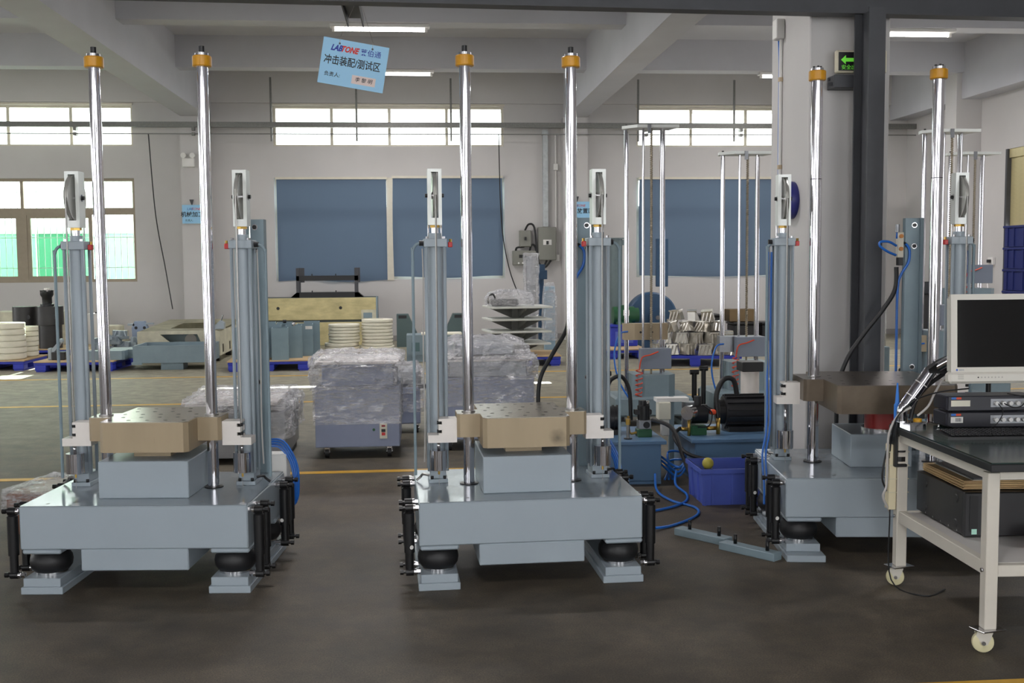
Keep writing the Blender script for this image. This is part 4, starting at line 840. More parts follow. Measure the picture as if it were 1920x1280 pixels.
def film_part(parent, *a, **k):
    bm = bm_new(); crumple(bm,*a,**k); return obj('stretch_film', bm, film, parent)
bag = thing('plastic_bag','crumpled clear plastic bag on the stacked pedestals','bag',(1.52,17.9,0.97)); pbox('packed_part', dark, bag,-0.35,0.10,-0.2,0.2,0,0.10,0.02); film_part(bag,-0.42,0.34,-0.26,0.26,0.0,0.24,seg=0.05,amp=0.03,seed=5,round_=0.6); ptube('loop', cable_black, bag, [(-0.40,-0.2,0.02),(-0.40,-0.24,0.14),(-0.33,-0.26,0.19),(-0.28,-0.22,0.1)],0.014,6,5)
# wrapped column, blue motor, wrapped blue post by the switch boxes
wc = thing('wrapped_column','tall column wrapped in crumpled plastic in front of the switch boxes','column',(2.20,21.4,0)); pcyl('core', alu_dark, wc,(0,0,0),(0,0,1.78),0.10,n=20); film_part(wc,-0.14,0.14,-0.14,0.14,0.5,1.84,seg=0.05,amp=0.016,seed=8)
mo = thing('blue_motor','blue vertical motor on a post behind the wrapped column','motor',(2.45,21.9,0)); pcyl('post', motor_blue, mo,(0,0,0),(0,0,1.32),0.06,n=16); pcyl('body', motor_blue, mo,(0,0,1.32),(0,0,1.50),0.13,n=24); pcyl('cap', motor_blue, mo,(0,0,1.50),(0,0,1.62),0.085,n=24)
wp = thing('wrapped_post','pale blue square post wrapped in plastic beside the pilaster','post',(2.44,20.4,0)); pbox('post', mat('post_pale_blue',(140,164,180),0.45), wp,-0.10,0.10,-0.10,0.10,0,1.22,0.02); film_part(wp,-0.128,0.128,-0.128,0.128,0.2,1.28,seg=0.06,amp=0.012,seed=9,round_=0.4)
# duct pipe, blower, green motor, filter panel
dp = thing('duct_pipe','grey-green flanged duct pipe standing behind the middle machine','pipe',(3.80,20.9,0)); dm = mat('duct_grey_green',(104,118,120),0.45,0.2,0.08,5); pcyl('pipe', dm, dp,(0,0,0),(0,0,2.10),0.12,n=28); pcyl('flange', dm, dp,(0,0,2.10),(0,0,2.12),0.165,n=28); pcyl('collar', dm, dp,(0.09,0.05,1.98),(0.09,0.05,2.08),0.11,n=24)
bl = thing('blower','blue scroll blower behind the tall drop tester','blower',(4.36,20.3,0)); bm = bm_new(); lathe(bm,[(0.0,-0.16),(0.44,-0.16),(0.47,-0.13),(0.47,0.13),(0.44,0.16),(0,0.16)],(0,0,0.62),'Y',36); obj('scroll', bm, motor_blue, bl); pcyl('inlet', motor_blue, bl,(0.06,-0.16,0.62),(0.06,-0.30,0.62),0.14,n=24); pbox('stand', motor_blue, bl,-0.4,0.4,-0.15,0.15,0,0.2); pcyl('hub', steel, bl,(0.06,-0.31,0.62),(0.06,-0.30,0.62),0.04,n=12)
gmo = thing('green_motor','green motor with a label sitting on the blue plastic box','motor',(3.63,19.3,0.55)); pcyl('body', green_paint, gmo,(-0.18,0,0.16),(0.2,0,0.16),0.155,n=24); pcyl('fan_cover', green_paint, gmo,(0.2,0,0.16),(0.28,0,0.16),0.13,n=24); pbox('terminal_box', green_paint, gmo,-0.07,0.09,-0.09,0.09,0.28,0.34); pbox('label', white, gmo,-0.02,0.09,-0.162,-0.158,0.16,0.26); pbox('foot', green_paint, gmo,-0.14,0.14,-0.12,0.12,0,0.05)
bbx = thing('blue_plastic_box','solid blue plastic box under the green motor','box',(3.62,19.3,0.168)); pbox('body', pallet_blue, bbx,-0.24,0.24,-0.2,0.2,0,0.34,0.01); pbox('rim', pallet_blue, bbx,-0.26,0.26,-0.22,0.22,0.34,0.382,0.006); pbox('panel', crate_blue, bbx,-0.16,0.16,-0.206,-0.2,0.06,0.26)
fp = thing('filter_panel','dark blue filter panel standing against the right blind','panel',(4.72,21.0,0)); pbox('panel', motor_blue, fp,-0.12,0.12,-0.03,0.03,1.17,2.10,0.01); pbox('post', motor_blue, fp,-0.02,0.02,-0.02,0.02,0,1.17); pcyl('nipple', dark, fp,(-0.02,0,2.10),(-0.02,0,2.2),0.02,n=8)
# silver castings on the blue pallet
pallet(4.35,16.95,1.45,1.35,math.radians(-14),'blue plastic pallet heaped with silver castings',None,0.17)
cm1 = casting_mesh(1); cm1.materials.append(mat('bright_cast_aluminium',(204,200,192),0.26,0.85,0.08,10))
lay = [(0.0,[(i,j) for j in range(4) for i in range(6)]),(0.172,[(i+0.5,j+0.4) for j in range(3) for i in range(5)]),(0.345,[(i+0.9,j+0.8) for j in range(2) for i in range(4)]),(0.52,[(1.3,1.2),(2.3,1.4),(3.2,1.2)])]
for z, cells in lay:
    for i, j in cells:
        if z == 0 and 0 < i < 5 and j in (1,2): continue
        o = bpy.data.objects.new('silver_casting', cm1); COL.objects.link(o)
        lx, ly = -0.60+i*0.245+random.uniform(-0.02,0.02), 0.14+j*0.29+random.uniform(-0.03,0.03); a = math.radians(-14)
        o.location = (4.35+lx*math.cos(a)-ly*math.sin(a),16.95+lx*math.sin(a)+ly*math.cos(a),0.173+z*1.02+(random.uniform(0,0.012)))
        tilt = 0.05 if z < 0.3 else 0.22
        o.rotation_euler = (random.uniform(-tilt,tilt),random.uniform(-tilt,tilt),random.uniform(-0.5,0.5) if z < 0.3 else random.uniform(-1.4,1.4)); tag(o,'silver ribbed aluminium casting heaped on the blue pallet','casting','heap of silver castings')
cbx = thing('cardboard_box','brown cardboard box on dark crates behind the silver castings','box',(6.70,22.4,0.40)); pbox('box', mat('brown_cardboard',(112,92,62),0.7,0,0.08,5), cbx,-0.28,0.28,-0.2,0.2,0,0.25,0.004); pbox('flap', mat('brown_cardboard',(112,92,62),0.7), cbx,-0.28,0.28,-0.005,0.005,0.25,0.254)
for k,(x,lab) in enumerate(((5.95,'low black machine part lying by the wall'),(6.75,'low black crate under the brown cardboard box'),(7.35,'low black crate right of the brown cardboard box'))):
    d = thing('black_crate', lab, 'crate', (x,22.3,0)); pbox('body', dark, d,-0.27,0.27,-0.22,0.3,0,0.34 if k else 0.52,0.02); pbox('lid', black, d,-0.29,0.29,-0.24,0.32,0.34 if k else 0.52,0.385 if k else 0.56,0.01)
# ================================================================ wrapped carts
cart_m = mat('cart_blue_grey',(138,146,170),0.45,0,0.04,4)
def caster(p, x, y, r=0.045, nm='caster_wheel'):
    w = pcyl(nm, rubber, p,(x-0.017,y,r),(x+0.017,y,r),r,n=20); pbox('fork', chrome2, w, x-0.026,x+0.026,y-0.03,y+0.02,r*1.2,r*2.25,0.004); pcyl('axle_cap', chrome2, w,(x-0.028,y,r),(x+0.028,y,r),0.012,n=10); return w
c1 = thing('wrapped_cart','blue-grey control cart wrapped in stretch film with a switch on its front','cart',(-0.545,9.45,0),math.radians(-0.5))
pbox('cabinet', cart_m, c1,-0.362,0.362,0,0.72,0.10,0.625,0.006); pbox('upper_cabinet', cart_m, c1,-0.30,0.31,0.02,0.70,0.625,0.82,0.006); pbox('worktop', alu, c1,-0.36,0.37,-0.02,0.72,0.82,0.85,0.006)
for x in (-0.27,0.27):
    for y in (0.08,0.64): caster(c1,x,y)
pl = pbox('switch_plate', cream, c1,0.19,0.255,-0.008,0.0,0.17,0.305,0.004); pbox('rocker', black, pl,0.205,0.24,-0.014,-0.008,0.23,0.255); pbox('rocker', red, pl,0.207,0.238,-0.014,-0.008,0.20,0.225); pbox('rocker', mat('dark_red_button',(140,30,34),0.4), pl,0.207,0.238,-0.013,-0.008,0.275,0.29); pcyl('pilot_lamp', green_paint, c1,(0.14,-0.008,0.25),(0.14,0,0.25),0.012,n=10)
film_part(c1,-0.376,0.376,-0.014,0.735,0.30,0.632,seg=0.05,amp=0.006,seed=11); film_part(c1,-0.40,0.335,-0.02,0.73,0.60,0.80,seg=0.05,amp=0.016,seed=12); film_part(c1,-0.40,0.39,-0.05,0.74,0.80,0.90,seg=0.05,amp=0.020,seed=13,round_=0.15)
c1b = thing('wrapped_instrument','wrapped grey instrument standing behind the wrapped control cart','instrument',(-0.12,10.75,0)); pbox('body', cart_m, c1b,-0.16,0.12,0,0.5,0.10,0.46,0.01); pbox('head', alu_dark, c1b,-0.10,0.13,0.05,0.4,0.46,0.64,0.03); pbox('arm', dark, c1b,0.10,0.19,0.0,0.1,0.45,0.49,0.005); film_part(c1b,-0.18,0.16,-0.03,0.53,0.22,0.68,seg=0.05,amp=0.022,seed=21,round_=0.45)
for x in (-0.1,0.08): caster(c1b,x,0.1,0.045)
c2 = thing('wrapped_cart','wide instrument cart heavily wrapped in milky stretch film','cart',(0.62,9.72,0),math.radians(1))
pbox('cabinet', cart_m, c2,-0.44,0.40,0,0.75,0.10,0.66,0.006); pbox('upper_cabinet', alu_dark, c2,-0.36,0.34,0.05,0.70,0.66,0.80,0.006); pbox('worktop', alu, c2,-0.42,0.38,0.0,0.75,0.80,0.84,0.006); pbox('instrument', alu_dark, c2,-0.30,0.24,0.1,0.6,0.84,0.96,0.02)
for x in (-0.36,0.32):
    for y in (0.06,0.66): caster(c2,x,y,0.05)
film_part(c2,-0.455,0.41,-0.015,0.765,0.40,0.665,seg=0.05,amp=0.008,seed=31); film_part(c2,-0.45,0.43,-0.04,0.76,0.64,0.84,seg=0.05,amp=0.022,seed=32); film_part(c2,-0.43,0.36,-0.02,0.74,0.82,0.995,seg=0.05,amp=0.022,seed=33,round_=0.35)
wl = thing('wrapped_crate','grey low cabinet in loose plastic behind the left machine','cabinet',(-1.50,9.30,0)); pbox('cabinet', alu_dark, wl,-0.40,0.36,0,1.0,0.05,0.44,0.006); pbox('top_plate', alu, wl,-0.46,0.30,-0.03,0.9,0.50,0.53,0.004); pbox('neck', dark, wl,-0.3,0.2,0.1,0.8,0.44,0.50)
for x in (-0.34,0.30): pbox('skid', dark, wl,x-0.04,x+0.04,0.02,0.98,0,0.05)
film_part(wl,-0.43,0.40,-0.03,1.03,0.22,0.50,seg=0.06,amp=0.026,seed=41); film_part(wl,-0.48,0.36,-0.05,0.95,0.46,0.565,seg=0.06,amp=0.016,seed=42)
bb2 = thing('wrapped_carton','brown wrapped carton on the floor behind the left machine','box',(-2.42,7.0,0),math.radians(-14)); pbox('carton', mat('brown_wrapped_carton',(120,72,46),0.4,0,0.1,5), bb2,-0.2,0.32,0,0.55,0.0,0.26,0.012,2); film_part(bb2,-0.22,0.34,-0.02,0.57,0.16,0.285,seg=0.06,amp=0.008,seed=51)
wbk = thing('wood_block','small pale wooden block lying left of the left machine','block',(-2.20,6.35,0),0.4); pbox('block', ply, wbk,-0.05,0.05,-0.08,0.08,0,0.06,0.004)
# ================================================================ drop testers
def drop_tester(x,y,H,label,rz=0.0,carr=0.88,blk=0.60,hose=True):
    t = thing('drop_tester', label, 'machine', (x,y,0), rz)
    pbox('base', paint2, t,-0.40,0.40,-0.30,0.32,0.10,0.30,0.02); 
    for sx in (-1,1): pbox('foot_rail', paint2, t,sx*0.36-0.08,sx*0.36+0.08,-0.34,0.36,0,0.05); 
    for sx in (-1,1): pbox('foot_spacer', dark, t,sx*0.36-0.05,sx*0.36+0.05,-0.28,0.30,0.05,0.10)
    bm = bm_new(); prism(bm,[(-0.20,-0.16),(-0.12,-0.24),(0.16,-0.24),(0.24,-0.16),(0.24,0.2),(-0.20,0.2)],'Z',0.30,blk-0.06); obj('anvil', bm, paint2, t)
    for px,py,r in ((-0.235,0.0,0.024),(0.145,0.0,0.024)): pcyl('guide_rod', chrome, t,(px,py,0.30),(px,py,H),r,n=20)
    for px,py,r in ((-0.085,-0.12,0.013),(0.10,-0.12,0.013)): pcyl('slide_rod', chrome, t,(px,py,0.30),(px,py,H),r,n=14)
    bm = bm_new(); cyl(bm,(0.0,-0.12,0.30),(0.0,-0.12,H),0.010,n=10); tube(bm,helix((0.0,-0.12,0.75),(0.0,-0.12,H-0.02),0.012,int((H-0.77)/0.022),8),0.0045,5,0); obj('ball_screw', bm, mat('screw_steel',(150,140,122),0.4,0.7), t)
    bm = bm_new(); prism(bm,[(-0.16,-0.19),(0.27,-0.19),(0.22,0.07),(-0.27,0.07),(-0.29,-0.04)],'Z',H,H+0.03); tp = obj('top_plate', bm, alu_white, t)
    pbox('stop_bracket', alu_dark, tp,-0.055,-0.02,-0.205,-0.19,H-0.06,H+0.03); pcyl('cap_screw', black, tp,(-0.235,0,H+0.03),(-0.235,0,H+0.05),0.012,n=8)
    bm = bm_new(); prism(bm,[(-0.27,-0.05),(-0.16,-0.07),(0.10,-0.07),(0.19,-0.05),(0.19,0.06),(-0.27,0.06)],'Z',carr,carr+0.17); cr = obj('carriage', bm, bronze if H > 2.95 else alu_dark, t)
    for px in (-0.10,0.02): pcyl('carriage_port', black, cr,(px,-0.075,carr+0.08),(px,-0.069,carr+0.08),0.012,n=10)
    pbox('brake_block', mat('drop_block_grey',(126,134,148),0.4), t,-0.125,0.19,-0.22,-0.09,blk,blk+0.21,0.004)
    if hose:
        hm = mat('orange_spiral_hose',(220,74,38),0.4)
        ptube('supply_hose', hm, t,[(0.05,-0.235,blk+0.18),(-0.03,-0.24,blk+0.15),(-0.12,-0.24,blk+0.12),(-0.145,-0.23,blk+0.0)],0.007,6,5)
        bm = bm_new(); tube(bm,helix((-0.145,-0.23,blk+0.0),(-0.16,-0.25,blk-0.34),0.035,7,10),0.0055,6,0); obj('spiral_hose', bm, hm, t)
    for sx in (-1,1): shared('dtd','damper',t,(sx*0.46,-0.1,0.0),lambda q: (cyl(q,(0,0,0.08),(0,0,0.52),0.026,n=14),cyl(q,(-0.045,0,0.53),(0.045,0,0.53),0.026,n=12),cyl(q,(-0.045,0,0.07),(0.045,0,0.07),0.022,n=12)),black)
    ptube('air_hose', blue_tube, t,[(-0.24,-0.09,carr+0.09),(-0.34,-0.15,carr+0.06),(-0.40,-0.2,carr-0.15),(-0.36,-0.25,carr-0.4),(-0.25,-0.3,carr-0.6)],0.009,8,5)
    return t
drop_tester(2.38,11.2,3.03,'tall drop tester with chrome rods right of the middle machine',0.0,0.87,0.58)
drop_tester(3.49,11.55,2.80,'shorter drop tester with chrome rods left of the white column',0.0,0.70,0.66)
drop_tester(5.46,11.0,2.97,'tall drop tester with chrome rods behind the right machine',0.0,0.72,1.0,False)
drop_tester(6.34,12.2,2.86,'shorter drop tester with a coiled orange hose near the roller shutter',0.0,0.80,1.40)
# ================================================================ hydraulic tanks with pumps
def tank(x0,x1,y0,y1,h,label,kind):
    t = thing('hydraulic_tank', label, 'tank', ((x0+x1)/2,y0,0)); w = (x1-x0)/2; d = y1-y0
    pbox('body', tank_blue, t,-w,w,0,d,0.02,h-0.03,0.006); pbox('lid', tank_blue, t,-w-0.035,w+0.035,-0.035,d+0.035,h-0.03,h,0.004); pbox('plinth', tank_blue, t,-w+0.0,w-0.0,0.0,d,0.0,0.02)
    return t, w, d
tk1,w,d = tank(1.22,1.815,8.08,8.75,0.335,'blue steel hydraulic tank beside the middle machine',1)
mm = thing('electric_motor','black electric motor lying on the left blue tank','motor',(1.42,8.45,0.335)); pcyl('body', dark, mm,(-0.16,0,0.12),(0.14,0,0.12),0.095,n=24)
for k in range(9): pcyl('fin', dark, mm,(-0.15+k*0.034,0,0.12),(-0.142+k*0.034,0,0.12),0.105,n=24)
pbox('foot', dark, mm,-0.12,0.12,-0.09,0.09,0,0.04)
pp = thing('hydraulic_pump','black hydraulic pump with a green manifold on the left blue tank','pump',(1.72,8.28,0.335)); pbox('manifold', green_paint, pp,-0.055,0.055,-0.06,0.06,0,0.06,0.004); pbox('valve_body', alu_dark, pp,-0.045,0.05,-0.05,0.05,0.06,0.13,0.004); pcyl('solenoid', black, pp,(0.012,-0.06,0.095),(0.012,-0.05,0.095),0.026,n=14); pcyl('pump_body', black, pp,(0,0,0.13),(0,0,0.24),0.048,n=18); pbox('pump_ear', black, pp,-0.075,0.06,-0.03,0.03,0.17,0.21,0.006); pcyl('pump_top', dark, pp,(-0.01,0,0.24),(-0.01,0,0.28),0.03,n=12); pcyl('knob', steel, pp,(0.03,0,0.24),(0.03,0,0.275),0.015,n=10)
br = thing('filler_pipe','brass capped breather pipe on the left blue tank','pipe',(1.575,8.16,0.335)); pcyl('pipe', steel, br,(0,0,0),(0,0,0.11),0.013,n=12); pcyl('brass_cap', brass, br,(0,0,0.11),(0,0,0.155),0.018,n=12); pcyl('flange', black, br,(0,0,0),(0,0,0.008),0.032,n=14)
ptube('hose', cable_black, pp, [(-0.09,0.05,0.12),(-0.1,0.06,0.35),(-0.16,0.06,0.46),(-0.24,0.06,0.44),(-0.27,0.06,0.38)],0.016,8,6)
ptube('brass_fitting', brass, pp, [(-0.055,0,0.03),(-0.11,0.0,0.03),(-0.12,0.0,0.16)],0.01,8,3)
tk2,w,d = tank(2.08,2.80,8.10,8.80,0.335,'blue steel hydraulic tank left of the right machine',2)
mm2 = thing('electric_motor','large black finned motor on the right blue tank','motor',(2.55,8.5,0.335)); pcyl('body', dark, mm2,(-0.14,0,0.15),(0.20,0,0.15),0.125,n=28)
for k in range(14):
    a = 2*PI*k/14; bm = bm_new(); box(bm,-0.13,0.19,-0.006,0.006,0.118,0.14); o = obj('fin', bm, dark, mm2, Matrix.Translation((0,0,0.15)) @ Matrix.Rotation(a,4,'X'))
pcyl('end_bell', black, mm2,(-0.19,0,0.15),(-0.14,0,0.15),0.10,n=24); pbox('foot', dark, mm2,-0.12,0.16,-0.11,0.11,0,0.04)
pp2 = thing('hydraulic_pump','black hydraulic pump with a green manifold on the right blue tank','pump',(2.155,8.32,0.335)); pbox('manifold', green_paint, pp2,-0.06,0.06,-0.06,0.06,0,0.075,0.004); pcyl('pump_body', black, pp2,(-0.06,0,0.16),(0.07,0,0.16),0.075,n=20); pcyl('valve', dark, pp2,(0,0,0.22),(0,0,0.30),0.028,n=12); pcyl('handle', black, pp2,(0.01,0,0.30),(0.01,0,0.36),0.006,n=6); ptube('relief_loop', cable_black, pp2,[(0.02,-0.07,0.24),(0.09,-0.09,0.18),(0.07,-0.09,0.08),(-0.02,-0.09,0.07)],0.006,6,5); pcyl('brass_nipple', brass, pp2,(-0.06,0,0.04),(-0.15,0,0.045),0.016,n=10); pcyl('brass_nipple', brass, pp2,(0.06,0,0.045),(0.15,0,0.045),0.016,n=10); pcyl('brass_elbow', brass, pp2,(0.16,-0.02,0.0),(0.16,-0.02,0.13),0.016,n=10)
ptube('hose', cable_black, pp2, [(0.16,-0.02,0.13),(0.15,0.0,0.30),(0.21,0.02,0.42),(0.29,0.02,0.42),(0.32,0.02,0.30)],0.02,10,6); pbox('orange_guard', orange, pp2,0.085,0.13,-0.08,-0.03,0.16,0.20,0.01)
gau = thing('pressure_gauge','round steel pressure gauge standing on the right blue tank','gauge',(2.07,8.25,0.335)); pcyl('dial', chrome2, gau,(-0.02,-0.02,0.18),(0.03,0.03,0.18),0.055,n=24); pcyl('stem', brass, gau,(0,0,0),(0,0,0.13),0.012,n=10)
vb = thing('solenoid_valve','cream solenoid valve box on a bracket between the two tanks','valve',(1.97,8.55,0)); pbox('post', paint2, vb,0.02,0.06,0.02,0.06,0,0.60); pbox('bracket', white, vb,-0.10,0.16,-0.06,0.06,0.57,0.60); pbox('coil_box', cream, vb,-0.09,0.01,-0.08,0.02,0.43,0.57,0.006); pbox('connector', white, vb,-0.06,0.0,-0.07,0.0,0.30,0.43,0.006); pcyl('cylinder', alu_dark, vb,(0.19,0.05,0.345),(0.19,0.05,0.555),0.06,n=20)
ac = thing('air_cylinder','silver pneumatic cylinder with black end caps behind the right tank','cylinder',(3.06,9.9,0)); pcyl('barrel', alu, ac,(0,0,0.14),(0,0,0.66),0.085,n=24); pbox('end_cap', black, ac,-0.10,0.10,-0.10,0.10,0.66,0.75,0.006); pbox('end_cap', black, ac,-0.10,0.10,-0.10,0.10,0.05,0.14,0.006); pbox('plinth', paint2, ac,-0.14,0.14,-0.14,0.14,0,0.05)
for k in range(3):
    ptxt = [(1.86+0.03*k,8.15,0.02),(1.95,8.35+0.05*k,0.05+0.06*k),(2.03,8.2,0.10+0.05*k),(1.93,8.05-0.03*k,0.06+0.04*k),(1.85,8.25,0.12+0.03*k)]
    tag(obj('air_hose', (lambda q: (tube(q,ptxt,0.009,8,6),q)[1])(bm_new()), blue_tube),['lowest loop of blue air hose between the two tanks','middle loop of blue air hose between the two tanks','uppermost loop of blue air hose between the two tanks'][k],'hose','blue hose loops between the tanks')
tag(obj('pressure_hose', (lambda q: (tube(q,[(1.85,8.55,0.42),(1.93,8.2,0.40),(1.97,8.0,0.20),(2.02,7.85,0.05),(2.10,7.95,0.03)],0.016,8,6),q)[1])(bm_new()), cable_black),'thick black pressure hose hanging down between the two tanks','hose')
tag(obj('pressure_hose', (lambda q: (tube(q,[(2.02,8.32,0.385),(1.94,8.2,0.34),(2.0,8.0,0.24),(2.2,7.9,0.20),(2.4,7.95,0.18)],0.014,8,6),q)[1])(bm_new()), cable_black),'braided black pressure hose from the right pump into the crate','hose')
tag(obj('floor_hose', (lambda q: (tube(q,[(1.30,7.05,0.03),(1.55,7.15,0.012),(1.80,7.35,0.012),(1.90,7.62,0.012),(1.86,7.80,0.05),(1.90,7.95,0.12)],0.009,8,6),q)[1])(bm_new()), blue_tube),'blue air hose crossing the floor behind the middle machine','hose')
tag(obj('floor_hose', (lambda q: (tube(q,[(1.33,6.62,0.03),(1.55,6.72,0.010),(1.80,6.98,0.010),(1.86,7.22,0.010),(1.75,7.45,0.010),(1.70,7.70,0.03),(1.74,7.95,0.10)],0.009,8,6),q)[1])(bm_new()), blue_tube),'blue air hose looping on the floor in front of the crate','hose')
# blue crate
cr = thing('plastic_crate','blue ribbed plastic crate of parts between the machines','crate',(2.20,7.30,0)); w, d, h = 0.275, 0.42, 0.255
pbox('bottom', crate_blue, cr,-w+0.02,w-0.02,0.02,d-0.02,0.0,0.02)
def crate_wall(poly,axis,a0,a1): bm = bm_new(); prism(bm,poly,axis,a0,a1); return obj('side_wall', bm, crate_blue, cr)
crate_wall([(0.02,0.0),(0.0,h),(0.012,h),(0.032,0.0)],'X',-w+0.01,w-0.01); crate_wall([(d-0.02,0.0),(d,h),(d-0.012,h),(d-0.032,0.0)],'X',-w+0.01,w-0.01)
crate_wall([(-w+0.02,0),(-w,h),(-w+0.012,h),(-w+0.032,0)],'Y',0.005,d-0.005); crate_wall([(w-0.02,0),(w,h),(w-0.012,h),(w-0.032,0)],'Y',0.005,d-0.005)
bm = bm_new(); ring_prism(bm,(-w-0.01,w+0.01,-0.012,d+0.012),(-w+0.008,w-0.008,0.008,d-0.008),'Z',h-0.03,h); obj('rim', bm, crate_blue, cr)
for x in (-0.2,-0.06,0.08,0.2): pbox('rib', crate_blue, cr,x-0.006,x+0.006,0.0,0.02,0.01,h-0.03)
for y in (0.12,0.28): pbox('rib', crate_blue, cr,-w-0.004,-w+0.02,y-0.006,y+0.006,0.02,h-0.03)
yb_ = bm_new(); bmesh.ops.create_uvsphere(yb_, u_segments=20, v_segments=12, radius=0.04)
for f in yb_.faces: f.smooth = True
o = obj('yellow_ball', yb_, mat('olive_yellow_rubber',(178,166,66),0.4)); o.location = (1.985,7.37,0.285); tag(o,'olive yellow ball resting at the corner of the blue crate','ball')
pt = thing('round_plate','dark round steel plate with a bright rim in the blue crate','plate',(2.32,7.48,0.17)); pcyl('disc', dark, pt,(0,0,0),(0,0,0.02),0.10,n=28); bm = bm_new(); lathe(bm,[(0.10,0.0),(0.108,0.0),(0.108,0.026),(0.10,0.026),(0.10,0.0)],n=28); obj('rim', bm, chrome2, pt)
bk2 = thing('parts_block','dark grey steel block filling the blue crate','block',(2.20,7.51,0.02)); pbox('block', dark, bk2,-0.22,0.22,-0.16,0.16,0,0.145,0.01)
bk3 = thing('parts_rod','steel part propping the yellow ball in the crate','part',(1.99,7.38,0.166)); pcyl('rod', steel, bk3,(0,0,0),(0,0,0.085),0.03,n=12)
# ================================================================ right background
ap = thing('beige_cabinet','tall narrow beige metal cabinet hanging beyond the charcoal column','cabinet',(8.87,21.8,1.9)); pbox('body', mat('cabinet_olive_beige',(176,168,142),0.6,0,0.1,3), ap,-0.22,0.22,-0.2,0.2,-0.25,1.78,0.01); pbox('bracket', dark, ap,-0.04,0.16,-0.1,0.1,-0.29,-0.25); pbox('mount', dark, ap,-0.05,0.05,0.2,1.65,1.2,1.3)
spk = thing('loudspeaker','small black and white loudspeaker on top of the beige cabinet','speaker',(8.80,21.7,3.68)); pbox('case', black, spk,-0.05,0.22,-0.12,0.12,0,0.36,0.01); pbox('grille', white, spk,-0.20,-0.05,-0.12,0.12,0.02,0.38,0.01); pbox('hook', alu_dark, spk,0.22,0.25,-0.03,0.03,0.2,0.3)
fn = thing('wall_fan','grey pedestal fan partly hidden by the charcoal column','fan',(8.35,20.0,0)); bm = bm_new()
cage = mat('fan_cage_grey',(70,70,72),0.5)
pcyl('pole', alu_dark, fn,(0,0,0.03),(0,0,1.40),0.02,n=10); pcyl('base', dark, fn,(0,0,0),(0,0,0.03),0.2,n=24); pcyl('motor', dark, fn,(0,-0.02,1.42),(0,0.16,1.42),0.08,n=16)
for rr in (0.23,0.17,0.11): bm = bm_new(); lathe(bm,[(rr,-0.09),(rr+0.008,-0.085),(rr,-0.08),(rr,-0.09)],(0,0,1.42),'Y',28); obj('cage_ring', bm, cage, fn)
for k in range(3):
    bm = bm_new(); prism(bm,[(-0.03,0.03),(0.03,0.03),(0.085,0.20),(-0.055,0.21)],'Y',-0.05,-0.045); obj('blade', bm, cage, fn, Matrix.Translation((0,0,1.42)) @ Matrix.Rotation(k*2*PI/3,4,'Y'))
bm = bm_new()
for k in range(16):
    a = k*PI/8; tube(bm,[(0.04*math.cos(a),-0.10,1.42+0.04*math.sin(a)),(0.23*math.cos(a),-0.085,1.42+0.23*math.sin(a))],0.003,4,0)
o = obj('cage_wires', bm, cage, fn); o['kind'] = 'stuff'
tl = thing('steel_trolley','grey tubular steel trolley beyond the charcoal column','trolley',(7.35,17.5,0))
for x in (-0.25,0.25):
    for y in (-0.2,0.2): pcyl('upright', galv, tl,(x,y,0.06),(x,y,1.05),0.02,n=10); pcyl('wheel', rubber, tl,(x-0.02,y,0.05),(x+0.02,y,0.05),0.05,n=12)
for z in (0.15,0.55,0.85,1.03):
    for y in (-0.2,0.2): pcyl('rail', galv, tl,(-0.25,y,z),(0.25,y,z),0.016,n=8)
pbox('shelf', galv_l, tl,-0.25,0.25,-0.2,0.2,0.54,0.56); pbox('shelf', galv_l, tl,-0.25,0.25,-0.2,0.2,0.14,0.16)
gbx = thing('grey_cabinet','blue-grey stepped machine cabinet beyond the charcoal column','cabinet',(5.95,14.2,0)); pbox('lower_body', paint2, gbx,-0.22,0.28,-0.2,0.2,0,0.52,0.01); pbox('upper_body', paint2, gbx,-0.2,0.12,-0.2,0.2,0.58,0.92,0.01); pbox('neck', dark, gbx,-0.15,0.1,-0.15,0.15,0.52,0.58)
soc = thing('wall_socket','white socket with a plug on the right wall','socket',(XR,19.75,1.62)); pbox('plate', white, soc,-0.06,0,-0.09,0.09,-0.07,0.07,0.008); pbox('plug', black, soc,-0.12,-0.06,-0.05,0.02,-0.03,0.03,0.006); ptube('lead', cable_grey, soc,[(-0.1,-0.02,-0.03),(-0.12,0.0,-0.25),(-0.2,-0.2,-0.5),(-0.25,-0.3,-0.75)],0.008,6,5)
mcb = thing('black_machine','dark machine cabinet standing by the right wall','cabinet',(9.75,19.6,0)); pbox('body', dark, mcb,-0.4,0.25,-0.3,0.3,0,1.02,0.01); pbox('screen', black, mcb,-0.45,-0.2,-0.1,0.1,1.02,1.25,0.01)
for k in range(6):
    c = thing('stacked_crate','dark blue plastic crate stacked by the roller shutter, %s'%ORD[5-k],'crate',(10.42,18.0,0.372*k),0,'dark blue crates by the roller shutter')
    dk_ = mat('dark_blue_plastic',(26,36,96),0.5); pbox('tub', dk_, c,-0.30,0.26,-0.6,0.22,0.0,0.33,0.01); pbox('rim', dk_, c,-0.32,0.28,-0.62,0.24,0.33,0.37,0.006)
    for y in (-0.4,-0.1,0.1): pbox('rib', dk_, c,-0.32,-0.30,y-0.02,y+0.02,0.02,0.33)
